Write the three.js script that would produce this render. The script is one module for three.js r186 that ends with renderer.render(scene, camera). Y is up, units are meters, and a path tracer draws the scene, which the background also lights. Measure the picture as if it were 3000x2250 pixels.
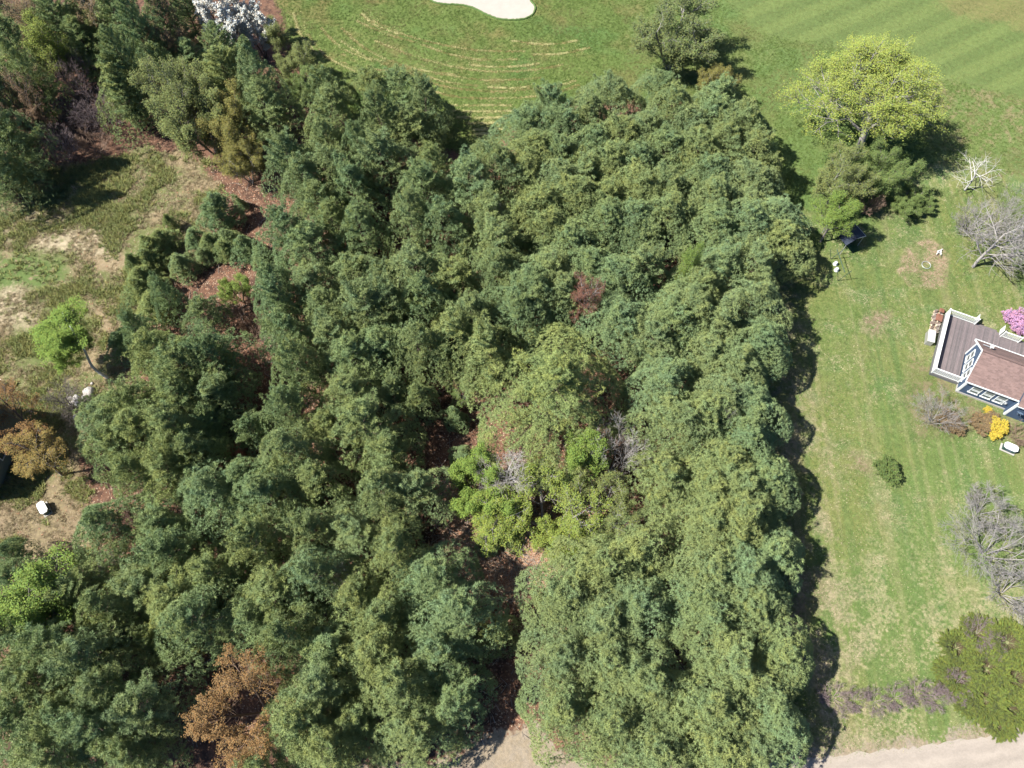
import * as THREE from 'three';
import { Sky } from 'three/addons/objects/Sky.js';
import { RoundedBoxGeometry } from 'three/addons/geometries/RoundedBoxGeometry.js';
import { mergeGeometries as mergeAll } from 'three/addons/utils/BufferGeometryUtils.js';

// ---------- camera, sky, sun, exposure (y up, metres; the camera hangs above the origin) ----------
const CAM_HEIGHT = 75.0, CAM_TILT = 64.80, CAM_FOV = 53.335;
const scene = new THREE.Scene();
const camera = new THREE.PerspectiveCamera(CAM_FOV, 4 / 3, 0.5, 3000);
camera.position.set(0, CAM_HEIGHT, 0);
camera.rotation.set(THREE.MathUtils.degToRad(-CAM_TILT), 0, 0);
const SUN = new THREE.Vector3(-0.635, 0.766, 0.098).normalize();      // afternoon sun, about 50 degrees up
const sky = new Sky();
sky.name = 'sky'; sky.scale.setScalar(2000);
Object.assign(sky.material.uniforms.turbidity, { value: 3 });
Object.assign(sky.material.uniforms.rayleigh, { value: 0.7 });
Object.assign(sky.material.uniforms.mieCoefficient, { value: 0.004 });
sky.material.uniforms.sunPosition.value.copy(SUN);
sky.userData = { kind: 'structure', label: 'clear spring afternoon sky', category: 'sky' };
scene.add(sky);
scene.environmentIntensity = 0.11;
const sun = new THREE.DirectionalLight(new THREE.Color(1.0, 0.95, 0.85), 4.8);
sun.position.copy(SUN).multiplyScalar(200).add(new THREE.Vector3(0, 0, -45));
sun.target.position.set(0, 0, -45);
sun.castShadow = true;
Object.assign(sun.shadow.camera, { left: -110, right: 110, top: 110, bottom: -110, near: 10, far: 420 });
sun.shadow.mapSize.set(4096, 4096);
scene.add(sun, sun.target);
const renderer = new THREE.WebGLRenderer({ antialias: true });
renderer.toneMapping = THREE.LinearToneMapping;
renderer.toneMappingExposure = 2.3;
renderer.shadowMap.enabled = true;

// ---------- helpers ----------
function rng(seed) { let a = (seed * 2654435761) >>> 0; return () => { a = (a + 0x6d2b79f5) | 0; let t = Math.imul(a ^ (a >>> 15), 1 | a); t = (t + Math.imul(t ^ (t >>> 7), 61 | t)) ^ t; return ((t ^ (t >>> 14)) >>> 0) / 4294967296; }; }
const lerp = (a, b, t) => a + (b - a) * t, clamp = (x, a = 0, b = 1) => Math.min(b, Math.max(a, x));
const sstep = (a, b, x) => { const t = clamp((x - a) / (b - a)); return t * t * (3 - 2 * t); };
const V = (x, y, z) => new THREE.Vector3(x, y, z);
const lattice = (() => { const r = rng(77), t = new Float32Array(65536); for (let i = 0; i < 65536; i++) t[i] = r(); return t; })();
function vnoise(x, y) {
  const ix = Math.floor(x), iy = Math.floor(y); let u = x - ix, v = y - iy; u = u * u * (3 - 2 * u); v = v * v * (3 - 2 * v);
  const a = (ix & 255), b = ((ix + 1) & 255), c = (iy & 255) << 8, d = ((iy + 1) & 255) << 8;
  const p = lattice[a | c], q = lattice[b | c], r = lattice[a | d], s = lattice[b | d];
  return p + (q - p) * u + (r - p) * v + (p - q - r + s) * u * v;
}
const fbm = (x, y, n = 4) => { let s = 0, a = 0.5, t = 0; for (let i = 0; i < n; i++) { s += a * vnoise(x + i * 17.3, y - i * 9.1); t += a; a *= 0.5; x *= 2.03; y *= 2.03; } return s / t; };
const taken = new Map();
function numbered(name) { const n = taken.get(name) ?? 0; taken.set(name, n + 1); return n ? name + '_' + String(n).padStart(3, '0') : name; }
function tag(o, label, category, group, kind) { o.userData = { label, category }; if (group) o.userData.group = group; if (kind) o.userData.kind = kind; return o; }
function shade(o) { o.traverse((m) => { if (m.isMesh) { m.castShadow = true; m.receiveShadow = true; } }); return o; }
function mesh(name, geometry, material, parent) { const m = new THREE.Mesh(geometry, material); m.name = name; m.castShadow = m.receiveShadow = true; (parent ?? scene).add(m); if (!parent) m.name = numbered(name); return m; }
function thing(name, label, category, [x, y, z] = [0, 0, 0], turn = 0, group) { const o = new THREE.Group(); o.name = numbered(name); o.position.set(x, y, z); o.rotation.y = turn; tag(o, label, category, group); scene.add(o); return o; }
const box = (w, h, d, x = 0, y = 0, z = 0, ry = 0) => { const g = new THREE.BoxGeometry(w, h, d); if (ry) g.rotateY(ry); g.translate(x, y, z); return g; };
const rbox = (w, h, d, r, x = 0, y = 0, z = 0, ry = 0) => { const g = new RoundedBoxGeometry(w, h, d, 2, r); if (ry) g.rotateY(ry); g.translate(x, y, z); return g; };
const mergeGeometries = (list) => mergeAll(list.map((g) => (g.index ? g.toNonIndexed() : g)));
const lin = (r, g, b) => new THREE.Color().setRGB(r, g, b);
const std = (color, roughness = 0.85, more = {}) => new THREE.MeshStandardMaterial({ color, roughness, ...more });

// geometry collector: flat triangles and tapered tubes with vertex colours
class Mass {
  constructor() { this.p = []; this.n = []; this.c = []; this.i = []; }
  tri(a, b, c, col) {
    const ux = b[0] - a[0], uy = b[1] - a[1], uz = b[2] - a[2], vx = c[0] - a[0], vy = c[1] - a[1], vz = c[2] - a[2];
    let x = uy * vz - uz * vy, y = uz * vx - ux * vz, z = ux * vy - uy * vx; const l = Math.hypot(x, y, z) || 1; x /= l; y /= l; z /= l;
    const k = this.p.length / 3; this.p.push(...a, ...b, ...c); this.n.push(x, y, z, x, y, z, x, y, z); this.c.push(...col, ...col, ...col); this.i.push(k, k + 1, k + 2);
  }
  tube(points, radii, sides, col) {
    const k0 = this.p.length / 3; let prev = null;
    for (let j = 0; j < points.length; j++) {
      const a = points[Math.max(0, j - 1)], b = points[Math.min(points.length - 1, j + 1)];
      const d = V().subVectors(b, a).normalize(); const ref = Math.abs(d.y) > 0.9 ? V(1, 0, 0) : V(0, 1, 0);
      const u = V().crossVectors(d, prev ?? ref); if (u.lengthSq() < 1e-6) u.crossVectors(d, V(0, 0, 1)); u.normalize(); const w = V().crossVectors(d, u).normalize(); prev = w.clone().cross(d).lengthSq() ? w : ref;
      prev = V().crossVectors(u, d).normalize();
      for (let s = 0; s < sides; s++) {
        const t = (s / sides) * Math.PI * 2, cx = Math.cos(t), sx = Math.sin(t), nx = u.x * cx + w.x * sx, ny = u.y * cx + w.y * sx, nz = u.z * cx + w.z * sx;
        this.p.push(points[j].x + nx * radii[j], points[j].y + ny * radii[j], points[j].z + nz * radii[j]); this.n.push(nx, ny, nz); this.c.push(...col);
      }
      if (j) for (let s = 0; s < sides; s++) { const a0 = k0 + (j - 1) * sides + s, a1 = k0 + (j - 1) * sides + (s + 1) % sides, b0 = a0 + sides, b1 = a1 + sides; this.i.push(a0, a1, b0, a1, b1, b0); }
    }
  }
  geometry() {
    const g = new THREE.BufferGeometry();
    g.setAttribute('position', new THREE.BufferAttribute(new Float32Array(this.p), 3));
    g.setAttribute('normal', new THREE.BufferAttribute(new Float32Array(this.n), 3));
    g.setAttribute('color', new THREE.BufferAttribute(new Float32Array(this.c), 3));
    g.setIndex(this.i); return g;
  }
}
function dataTexture(w, h, fn, srgb = true) {                        // fn(u, v) -> linear [r, g, b]
  const d = new Uint8Array(w * h * 4);
  for (let y = 0, o = 0; y < h; y++) for (let x = 0; x < w; x++, o += 4) {
    const c = fn((x + 0.5) / w, (y + 0.5) / h);
    for (let k = 0; k < 3; k++) { const q = clamp(c[k]); d[o + k] = 255 * (srgb ? (q <= 0.0031308 ? q * 12.92 : 1.055 * Math.pow(q, 1 / 2.4) - 0.055) : q) + 0.5; }
    d[o + 3] = 255;
  }
  const t = new THREE.DataTexture(d, w, h); t.wrapS = t.wrapT = THREE.RepeatWrapping; t.magFilter = THREE.LinearFilter; t.minFilter = THREE.LinearMipmapLinearFilter; t.generateMipmaps = true;
  if (srgb) t.colorSpace = THREE.SRGBColorSpace; t.needsUpdate = true; return t;
}
const mix3 = (a, b, t) => [a[0] + (b[0] - a[0]) * t, a[1] + (b[1] - a[1]) * t, a[2] + (b[2] - a[2]) * t];

// ---------- the ground: one sheet, its colour map covers x -80..80, z -104..24 ----------
const GX0 = -80, GZ0 = -104, GW = 160, GD = 128;
const zones = {
  rough: [[-37.0, -118.5], [-33.2, -95.5], [-30.2, -85.4], [-25.8, -79.1], [-22.2, -74.3], [-10.9, -69.1], [-7.3, -68.0], [-3.4, -66.4], [-0.9, -69.1], [0.9, -73.7], [9.0, -76.1], [22.4, -76.1], [28.0, -74.3], [29.5, -69.1], [29.3, -60.5], [37.9, -57.4], [44.1, -59.4], [54.1, -66.4], [59.6, -64.7], [76.3, -63.6], [95.1, -118.5]],
  fairway: [[25.9, -118.5], [27.6, -99.8], [31.2, -93.5], [34.4, -88.7], [37.5, -87.5], [42.1, -86.7], [47.9, -85.4], [52.5, -82.9], [56.6, -80.7], [61.6, -79.0], [65.3, -77.4], [71.4, -75.5], [82.9, -70.3], [100.3, -118.5]],
  dryband: [[58.6, -99.8], [60.7, -94.1], [64.4, -91.4], [69.3, -90.4], [75.3, -88.1], [78.8, -99.8]],
  lawn: [[29.8, -61.5], [37.9, -57.4], [44.1, -59.4], [54.1, -66.4], [59.6, -64.7], [76.3, -63.6], [55.1, -1.6], [45.9, -1.6], [41.0, -0.6], [36.3, 0.0], [30.2, 0.6], [25.3, 1.2], [23.0, -2.2], [24.3, -11.1], [24.7, -21.1], [25.2, -30.3], [25.8, -40.5], [29.1, -47.2], [31.3, -51.5], [31.6, -56.4]],
  meadow: [[-77.2, -66.4], [-61.3, -64.7], [-58.9, -65.3], [-50.2, -66.4], [-46.9, -69.1], [-38.6, -66.4], [-35.7, -61.5], [-35.8, -54.4], [-37.6, -51.0], [-40.1, -47.2], [-41.9, -45.0], [-42.6, -40.5], [-42.2, -35.5], [-43.3, -30.3], [-44.7, -27.3], [-42.5, -21.1], [-40.4, -16.3], [-43.1, -15.0], [-47.4, -16.3], [-60.1, -16.3]],
  green: [[-68.4, -52.4], [-58.0, -52.4], [-52.6, -51.7], [-50.9, -48.2], [-54.3, -47.5], [-58.1, -47.2], [-66.8, -47.2]],
  green2: [[-59.2, -61.5], [-55.4, -64.7], [-50.2, -66.4], [-45.2, -67.2], [-43.2, -63.6], [-44.5, -59.4], [-46.3, -54.4], [-46.9, -51.5], [-49.9, -57.4], [-54.2, -59.9], [-57.8, -59.4]],
  green3: [[-54.7, -46.3], [-49.0, -46.8], [-47.2, -44.1], [-46.7, -40.5], [-48.6, -35.9], [-51.5, -35.5], [-53.5, -40.1]],
  straw: [[-59.6, -58.4], [-54.2, -59.9], [-48.9, -56.9], [-47.0, -51.9], [-49.3, -51.5], [-52.5, -52.9], [-58.4, -53.9], [-60.7, -53.4], [-61.8, -57.4]],
  straw2: [[-60.9, -47.2], [-55.4, -47.5], [-54.0, -45.0], [-54.0, -42.3], [-59.4, -42.3]],
  dirt: [[-53.7, -21.8], [-49.6, -21.8], [-47.5, -23.2], [-45.8, -27.3], [-44.2, -28.0], [-41.8, -21.1], [-42.4, -16.3], [-48.0, -16.0], [-52.1, -16.3]],
  clearing: [[-5.7, -17.6], [-3.4, -18.0], [2.0, -18.0], [4.7, -17.6], [5.3, -16.0], [3.3, -15.0], [2.0, -14.0], [1.3, -12.4], [-2.0, -12.4], [-4.0, -14.3], [-5.3, -15.6]],
  mulch: [[45.0, -50.0], [46.3, -52.4], [48.8, -54.4], [50.7, -53.9], [51.5, -52.4], [50.8, -49.6], [50.0, -47.8], [48.0, -47.5], [45.7, -47.8]],
  bare1: [[40.7, -44.7], [42.7, -45.0], [43.0, -43.2], [41.9, -41.2], [40.4, -41.0], [40.1, -42.7]],
  bare2: [[35.4, -26.7], [36.2, -27.3], [37.1, -26.5], [37.3, -25.0], [36.4, -24.6], [35.6, -25.2]],
  edge: [[25.8, -14.6], [29.9, -15.6], [30.3, -13.7], [29.2, -11.4], [27.2, -11.1], [25.8, -12.4]],
  verge: [[-6.6, 1.9], [-5.1, 0.6], [-2.4, -0.5], [0.6, -1.6], [3.0, -0.8], [4.8, 1.0], [12.0, 1.2], [23.5, 1.0], [25.4, 0.3], [30.3, 0.0], [36.5, -0.5], [41.2, -1.1], [46.1, -2.2], [52.7, -3.6], [49.6, 5.8], [-43.8, 5.8], [-44.5, 3.2]],
  sand: [[-13.1, -99.8], [-11.5, -95.5], [-9.7, -94.6], [-7.2, -94.3], [-5.3, -93.6], [-3.6, -92.4], [-1.9, -91.4], [0.0, -91.1], [1.7, -91.4], [3.0, -92.4], [3.6, -94.0], [2.9, -95.4], [1.0, -98.4], [-4.0, -102.0], [-10.0, -102.7]],
  bed: [[45.2, -38.8], [46.2, -36.7], [47.8, -33.9], [50.1, -32.9], [52.9, -31.3], [55.4, -28.8], [55.0, -27.3], [52.1, -28.4], [48.9, -29.9], [46.5, -28.8], [42.9, -28.8], [42.3, -32.3], [43.9, -38.0]],
};
const rowLines = [
  [[-23.1, -83.4], [-18.1, -80.9], [-12.9, -80.1], [-9.9, -77.9], [-6.2, -76.9], [-2.2, -76.8], [1.9, -77.0], [6.0, -77.9], [8.9, -79.2]], [[-23.2, -84.9], [-18.8, -82.2], [-13.7, -81.3], [-10.0, -79.3], [-5.9, -78.4], [-1.8, -78.0], [2.3, -78.4], [6.3, -79.1], [8.6, -80.0]], [[-23.7, -90.0], [-19.5, -85.5], [-14.3, -82.6], [-9.4, -81.2], [-4.2, -80.1], [-0.1, -80.1], [4.0, -80.5]], [[-21.9, -91.4], [-17.2, -88.7], [-12.4, -86.7], [-8.5, -84.9], [-4.3, -83.8], [0.9, -83.9]], [[-5.8, -82.9], [-2.8, -82.5], [0.9, -82.6], [3.7, -83.1]], [[-23.5, -87.4], [-20.4, -84.8], [-16.1, -83.0], [-11.0, -81.6], [-6.9, -80.9]], [[-28.3, -88.7], [-25.5, -84.8], [-22.0, -82.2], [-18.2, -80.2]],
  [[-8.0, -75.6], [-4.5, -75.6], [0.0, -75.6]], [[-7.8, -74.6], [-3.6, -74.5], [0.4, -74.6]], [[-7.1, -73.5], [-3.5, -73.4], [0.0, -73.6]], [[-6.2, -72.5], [-3.5, -72.5], [-0.9, -72.6]], [[-5.0, -71.4], [-3.1, -71.4], [-1.1, -71.5]], [[-4.6, -70.7], [-2.6, -70.7]], [[-21.1, -92.8], [-19.0, -90.4], [-15.6, -88.7]], [[-30.7, -92.8], [-29.2, -88.7], [-26.5, -84.8]], [[-3.2, -78.8], [0.0, -78.6], [2.7, -78.9]], [[-26.6, -90.0], [-23.3, -86.1], [-18.9, -83.6], [-13.8, -81.9], [-9.1, -79.8], [-4.5, -79.0]], [[-19.5, -91.4], [-15.1, -88.7], [-10.3, -86.9], [-4.7, -85.6], [1.9, -85.4]], [[-18.8, -87.4], [-13.9, -84.8], [-9.2, -82.9], [-3.7, -81.7], [2.8, -81.9], [6.9, -82.9]], [[0.0, -87.4], [4.7, -86.7], [9.4, -87.5]], [[2.8, -84.8], [6.5, -84.9], [10.7, -86.1]],
].map((r) => new THREE.CatmullRomCurve3(r.map(([x, z]) => V(x, 0, z))));   // where the mower left its clippings
const MW = 1024;
const masks = {};
for (const [k, pts] of Object.entries(zones)) {
  const cv = document.createElement('canvas'); cv.width = MW; cv.height = MW; const g = cv.getContext('2d');
  g.fillStyle = '#000'; g.fillRect(0, 0, MW, MW); g.fillStyle = '#fff'; g.beginPath();
  pts.forEach(([x, z], i) => { const u = ((x - GX0) / GW) * MW, v = ((z - GZ0) / GD) * MW; i ? g.lineTo(u, v) : g.moveTo(u, v); }); g.closePath(); g.fill();
  const d = g.getImageData(0, 0, MW, MW).data, one = new Float32Array(MW * MW), tmp = new Float32Array(MW * MW);
  for (let i = 0; i < MW * MW; i++) one[i] = d[i * 4] / 255;
  const R = k === 'sand' ? 1 : k === 'mulch' ? 2 : 5, N = 2 * R + 1;                     // soft borders about a metre wide
  for (let y = 0; y < MW; y++) { let s = 0; for (let x = -R; x < MW; x++) { s += one[y * MW + Math.min(MW - 1, x + R)]; if (x - R - 1 >= 0) s -= one[y * MW + x - R - 1]; if (x >= 0) tmp[y * MW + x] = s / N; } }
  for (let x = 0; x < MW; x++) { let s = 0; for (let y = -R; y < MW; y++) { s += tmp[Math.min(MW - 1, y + R) * MW + x]; if (y - R - 1 >= 0) s -= tmp[(y - R - 1) * MW + x]; if (y >= 0) one[y * MW + x] = s / N; } }
  masks[k] = one;
}
{
  const W2 = 2048, cv = document.createElement('canvas'); cv.width = cv.height = W2; const g = cv.getContext('2d'); g.fillStyle = '#000'; g.fillRect(0, 0, W2, W2); g.strokeStyle = '#fff'; g.lineWidth = 6; g.lineJoin = 'round';
  for (const c of rowLines) { g.beginPath(); c.getPoints(60).forEach((p, i) => { const u = ((p.x - GX0) / GW) * W2, v = ((p.z - GZ0) / GD) * W2; i ? g.lineTo(u, v) : g.moveTo(u, v); }); g.stroke(); }
  const d = g.getImageData(0, 0, W2, W2).data, one = new Float32Array(W2 * W2); for (let i = 0; i < W2 * W2; i++) one[i] = d[i * 4] / 255; masks.rows = one;
}
const rowAt = (x, z) => { const u = Math.round(((x - GX0) / GW) * 2048), v = Math.round(((z - GZ0) / GD) * 2048); return u < 0 || v < 0 || u > 2047 || v > 2047 ? 0 : masks.rows[v * 2048 + u]; };
const maskAt = (k, x, z) => { const u = Math.round(((x - GX0) / GW) * MW), v = Math.round(((z - GZ0) / GD) * MW); return u < 0 || v < 0 || u >= MW || v >= MW ? 0 : masks[k][v * MW + u]; };
const C = {
  lawn: [0.109, 0.150, 0.040], lawn2: [0.137, 0.153, 0.044], lawnD: [0.070, 0.130, 0.034], straw: [0.282, 0.244, 0.141], pale: [0.277, 0.216, 0.150],
  rough: [0.088, 0.128, 0.025], roughB: [0.143, 0.116, 0.039], roughG: [0.062, 0.122, 0.024], fairL: [0.120, 0.162, 0.044], fairD: [0.087, 0.130, 0.033], fairY: [0.169, 0.147, 0.054],
  litter: [0.131, 0.066, 0.040], litterL: [0.255, 0.162, 0.104], litterD: [0.066, 0.032, 0.020], meadow: [0.104, 0.116, 0.035], dry: [0.216, 0.165, 0.092], dirt: [0.178, 0.127, 0.081], gravel: [0.231, 0.200, 0.165], mulch: [0.231, 0.154, 0.096],
};
const MOW = V(0.485, 0, 0.875);                                       // across the fairway's mowing stripes
const stripeAt = (x, z, n) => sstep(-0.55, 0.55, Math.sin(((x * MOW.x + z * MOW.z) / 3.9 + 0.43 + (n - 0.5) * 0.06) * Math.PI * 2));
const mowLine = (x, z) => sstep(0.5, 0.68, vnoise(x * 0.85 + z * 0.025, z * 0.02 + 7)) - sstep(0.55, 0.7, vnoise(x * 1.9 + z * 0.06 + 31, z * 0.03 + 3));   // greener and drier lengthwise passes of the mower
function groundColour(u, v) {
  let x = GX0 + u * GW, z = GZ0 + v * GD;
  const n1 = fbm(x * 0.09, z * 0.09, 4), n2 = fbm(x * 0.45 + 40, z * 0.45, 3), n3 = fbm(x * 1.7, z * 1.7 + 90, 3), f1 = vnoise(x * 5.1, z * 5.1), f2 = vnoise(x * 11.3 + 7, z * 11.3), f3 = vnoise(x * 7.7 + 31, z * 3.9 + 5);
  const wx = x + (n2 - 0.5) * 2.4 + (n3 - 0.5) * 1.6 + (f1 - 0.5) * 0.6, wz = z + (fbm(x * 0.45, z * 0.45 + 70, 3) - 0.5) * 2.4 + (f3 - 0.5) * 0.9;
  const grain = 0.78 + 0.44 * (0.5 * f1 + 0.5 * f2);
  // leaf litter under the trees
  let c = mix3(C.litterD, C.litter, sstep(0.3, 0.6, n3)); c = mix3(c, C.litterL, sstep(0.68, 0.86, f2) * 0.7 * sstep(0.3, 0.6, n2));
  const m = (k) => maskAt(k, wx, wz);
  let w = m('clearing'); if (w > 0) { const q = mix3(mix3(C.litter, C.litterL, 0.55 + 0.4 * n3), C.pale, sstep(0.5, 0.8, f2) * 0.85); c = mix3(c, q, w); }
  w = m('meadow');
  if (w > 0) {
    let q = mix3(C.dry, C.meadow, sstep(0.42, 0.6, n2 * 0.6 + n1 * 0.4)); q = mix3(q, C.pale, sstep(0.66, 0.85, f2) * 0.55); q = mix3(q, C.litterD, sstep(0.7, 0.85, n3) * 0.25);
    const g = Math.max(m('green'), m('green2') * 0.75, m('green3') * 0.8); q = mix3(q, mix3(mix3([0.07, 0.13, 0.026], C.meadow, f1 * 0.5), C.meadow, n3 * (1 - m('green') * 0.7)), g * sstep(0.22, 0.52, n3 * 0.55 + f1 * 0.35 + 0.2 * n2));
    const s = Math.max(m('straw'), m('straw2')); q = mix3(q, mix3([0.2, 0.18, 0.1], [0.40, 0.32, 0.22], f1 * 0.6 + n3 * 0.4), s * sstep(0.2, 0.5, n3));
    const d = m('dirt'); q = mix3(q, mix3(C.dirt, C.dry, f1), d * 0.8 * sstep(0.15, 0.4, n2));
    c = mix3(c, q, sstep(0.25, 0.7, w + (f1 - 0.5) * 0.4));
  }
  w = m('rough');
  if (w > 0) {
    let q = mix3(C.rough, C.roughB, sstep(0.42, 0.66, n1 * 0.5 + n2 * 0.5) * 0.8); q = mix3(q, C.roughG, sstep(0.5, 0.68, fbm(x * 0.16 + 9, z * 0.16 + 3, 3)) * 0.9);
    const east = sstep(6, 30, x); q = mix3(q, mix3(C.lawnD, C.lawn, n2), east * 0.7);
    // worn dry grass beside the fairway
    const worn = sstep(48, 60, x + (n1 - 0.5) * 14) * sstep(-62, -72, z - (n2 - 0.5) * 8); q = mix3(q, mix3(C.dry, C.lawn, sstep(0.35, 0.6, n3 * 0.6 + n2 * 0.4)), worn * 0.75);
    q = mix3(q, C.roughB, rowAt(x + (n3 - 0.5) * 0.5, z + (f1 - 0.5) * 0.35) * 0.95 * sstep(0.2, 0.5, n2));
    q = mix3(q, C.straw, sstep(0.8, 0.93, f2) * 0.3);
    c = mix3(c, q, sstep(0.2, 0.8, w));
  }
  w = maskAt('fairway', x + (n2 - 0.5) * 1.5 + (f1 - 0.5) * 0.6, z + (n3 - 0.5) * 1.2);
  if (w > 0) {
    const stripe = stripeAt(x, z, n2), d = maskAt('dryband', wx, wz);
    let q = mix3(C.fairL, C.fairD, stripe * (0.85 - 0.4 * n1)); q = mix3(q, C.lawn, sstep(0.5, 0.7, n1) * 0.35); q = mix3(q, C.fairY, d * 0.75);
    c = mix3(c, q, w);
  }
  w = m('lawn');
  if (w > 0) {
    const tracks = vnoise(x * 1.55 + (z * 0.02), z * 0.05) ;                          // faint wheel tracks of the mower, along z
    let q = mix3(C.lawn, C.lawn2, sstep(0.35, 0.7, n1)); q = mix3(q, C.lawnD, sstep(0.55, 0.75, n2) * 0.75); q = mix3(q, C.lawnD, sstep(0.6, 0.9, tracks) * 0.35);
    q = mix3(q, C.straw, sstep(0.52, 0.78, f2 * 0.35 + n3 * 0.3 + n2 * 0.35) * 0.9); const ml = mowLine(x, z); q = ml > 0 ? mix3(q, C.lawnD, ml * 0.35) : mix3(q, C.straw, -ml * 0.2);
    const south = sstep(-26, -6, z), border = sstep(36, 29, x); q = mix3(q, C.straw, south * sstep(0.45, 0.66, n2 * 0.55 + f1 * 0.45) * 0.7); q = mix3(q, C.pale, border * sstep(0.42, 0.6, n2 * 0.6 + n3 * 0.4) * 0.6);
    const bald = Math.max(m('bare1'), m('bare2'), m('edge') * 0.8); q = mix3(q, mix3(C.dirt, C.pale, f1 * 0.7), bald * sstep(0.25, 0.5, n3 + 0.1));
    const bed = m('bed'); q = mix3(q, mix3(C.dirt, C.meadow, sstep(0.4, 0.6, n3)), bed * 0.8);
    const mu = maskAt('mulch', x + (n3 - 0.5) * 0.9, z + (n2 - 0.5) * 0.8); q = mix3(q, mix3(mix3(C.mulch, C.pale, f2 * 0.9), C.lawn, sstep(0.62, 0.75, n2) * 0.7), mu);
    c = mix3(c, q, sstep(0.2, 0.8, w + (f1 - 0.5) * 0.5));
  }
  w = m('verge'); if (w > 0) c = mix3(c, mix3(mix3(C.gravel, C.dry, n3 * 0.8), C.pale, f2 * 0.5), sstep(0.3, 0.75, w + (f1 - 0.5) * 0.6));
  return [c[0] * grain, c[1] * grain, c[2] * grain];
}
const groundMap = dataTexture(2048, 2048, groundColour);
groundMap.wrapS = groundMap.wrapT = THREE.MirroredRepeatWrapping;
const fineBump = dataTexture(512, 512, (u, v) => { const x = u * 64, y = v * 64; const q = 0.5 * lattice[(Math.floor(u * 256) & 255) | ((Math.floor(v * 256) & 255) << 8)] + 0.5 * vnoise(x * 4, y * 4); return [q, q, q]; }, false);
const groundGeo = new THREE.PlaneGeometry(1400, 1400, 1, 1); groundGeo.rotateX(-Math.PI / 2); groundGeo.translate(0, 0, -45);
{ const p = groundGeo.attributes.position, uv = groundGeo.attributes.uv; for (let i = 0; i < p.count; i++) uv.setXY(i, (p.getX(i) - GX0) / GW, (p.getZ(i) - GZ0) / GD); }
fineBump.repeat.set(GW / 8, GD / 8);
const groundMat = std(0xffffff, 0.95, { map: groundMap, bumpMap: fineBump, bumpScale: 0.03 });
tag(mesh('ground', groundGeo, groundMat), 'lawns, golf rough, dry meadow and leaf-strewn woodland floor', 'ground', null, 'structure');

// flat sheets with an outline (x, z) and uv in metres
function sheet(name, pts, y, material, label, category, wobble = 0.25, seed = 3) {
  const curve = new THREE.CatmullRomCurve3(pts.map(([x, z]) => V(x, 0, z)), true, 'catmullrom', 0.4), n = pts.length * 14, r = rng(seed), s = new THREE.Shape();
  for (let i = 0; i < n; i++) { const q = curve.getPoint(i / n); const a = q.x + (r() - 0.5) * wobble, b = -(q.z + (r() - 0.5) * wobble); i ? s.lineTo(a, b) : s.moveTo(a, b); }
  const g = new THREE.ShapeGeometry(s); g.rotateX(-Math.PI / 2); g.translate(0, y, 0);
  return tag(mesh(name, g, material), label, category, null, 'structure');
}
const sandMap = dataTexture(512, 512, (u, v) => { const q = 0.9 + 0.16 * (vnoise(u * 250, v * 250) - 0.5) + 0.12 * (fbm(u * 12, v * 12, 3) - 0.5); return [0.40 * q, 0.36 * q, 0.315 * q]; }); sandMap.repeat.set(0.1, 0.1);
const sandPts = [[-13.1, -99.8], [-11.5, -95.5], [-9.7, -94.7], [-7.2, -94.5], [-5.3, -93.8], [-3.6, -92.6], [-1.9, -91.7], [0.0, -91.5], [1.7, -91.7], [2.9, -92.6], [3.3, -94.0], [2.7, -95.4], [1.0, -98.4], [-4.0, -102.0], [-10.0, -102.7]];
sheet('sand_bunker', sandPts, 0.006, std(0xffffff, 0.95, { map: sandMap }), 'pale sand bunker set into the golf course', 'bunker', 0.12);
{ // the turf lip round the bunker
  const curve = new THREE.CatmullRomCurve3(sandPts.map(([x, z]) => V(x, 0.02, z)), true, 'catmullrom', 0.4), r = rng(8), M = new Mass(), n = 220, pts = [], rad = [];
  for (let i = 0; i <= n; i++) { pts.push(curve.getPoint((i % n) / n).add(V((r() - 0.5) * 0.08, (r() - 0.5) * 0.03, (r() - 0.5) * 0.08))); rad.push(0.13 + 0.05 * r()); }
  M.tube(pts, rad, 6, [1, 1, 1]);
  tag(mesh('bunker_lip', M.geometry(), std(lin(0.07, 0.12, 0.03), 0.95)), 'raised turf lip around the sand bunker', 'turf edge', null, 'structure');
}
const roadMap = dataTexture(1024, 512, (u, v) => {
  const lane = 0.5 + 0.5 * Math.sin(v * 34 + 2 * fbm(u * 3, v * 9, 2)), q = 0.88 + 0.2 * (fbm(u * 90, v * 90, 3) - 0.5) + 0.09 * (lane - 0.5) + 0.2 * (fbm(u * 6, v * 20, 3) - 0.5); return [0.325 * q, 0.28 * q, 0.235 * q];
});
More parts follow.
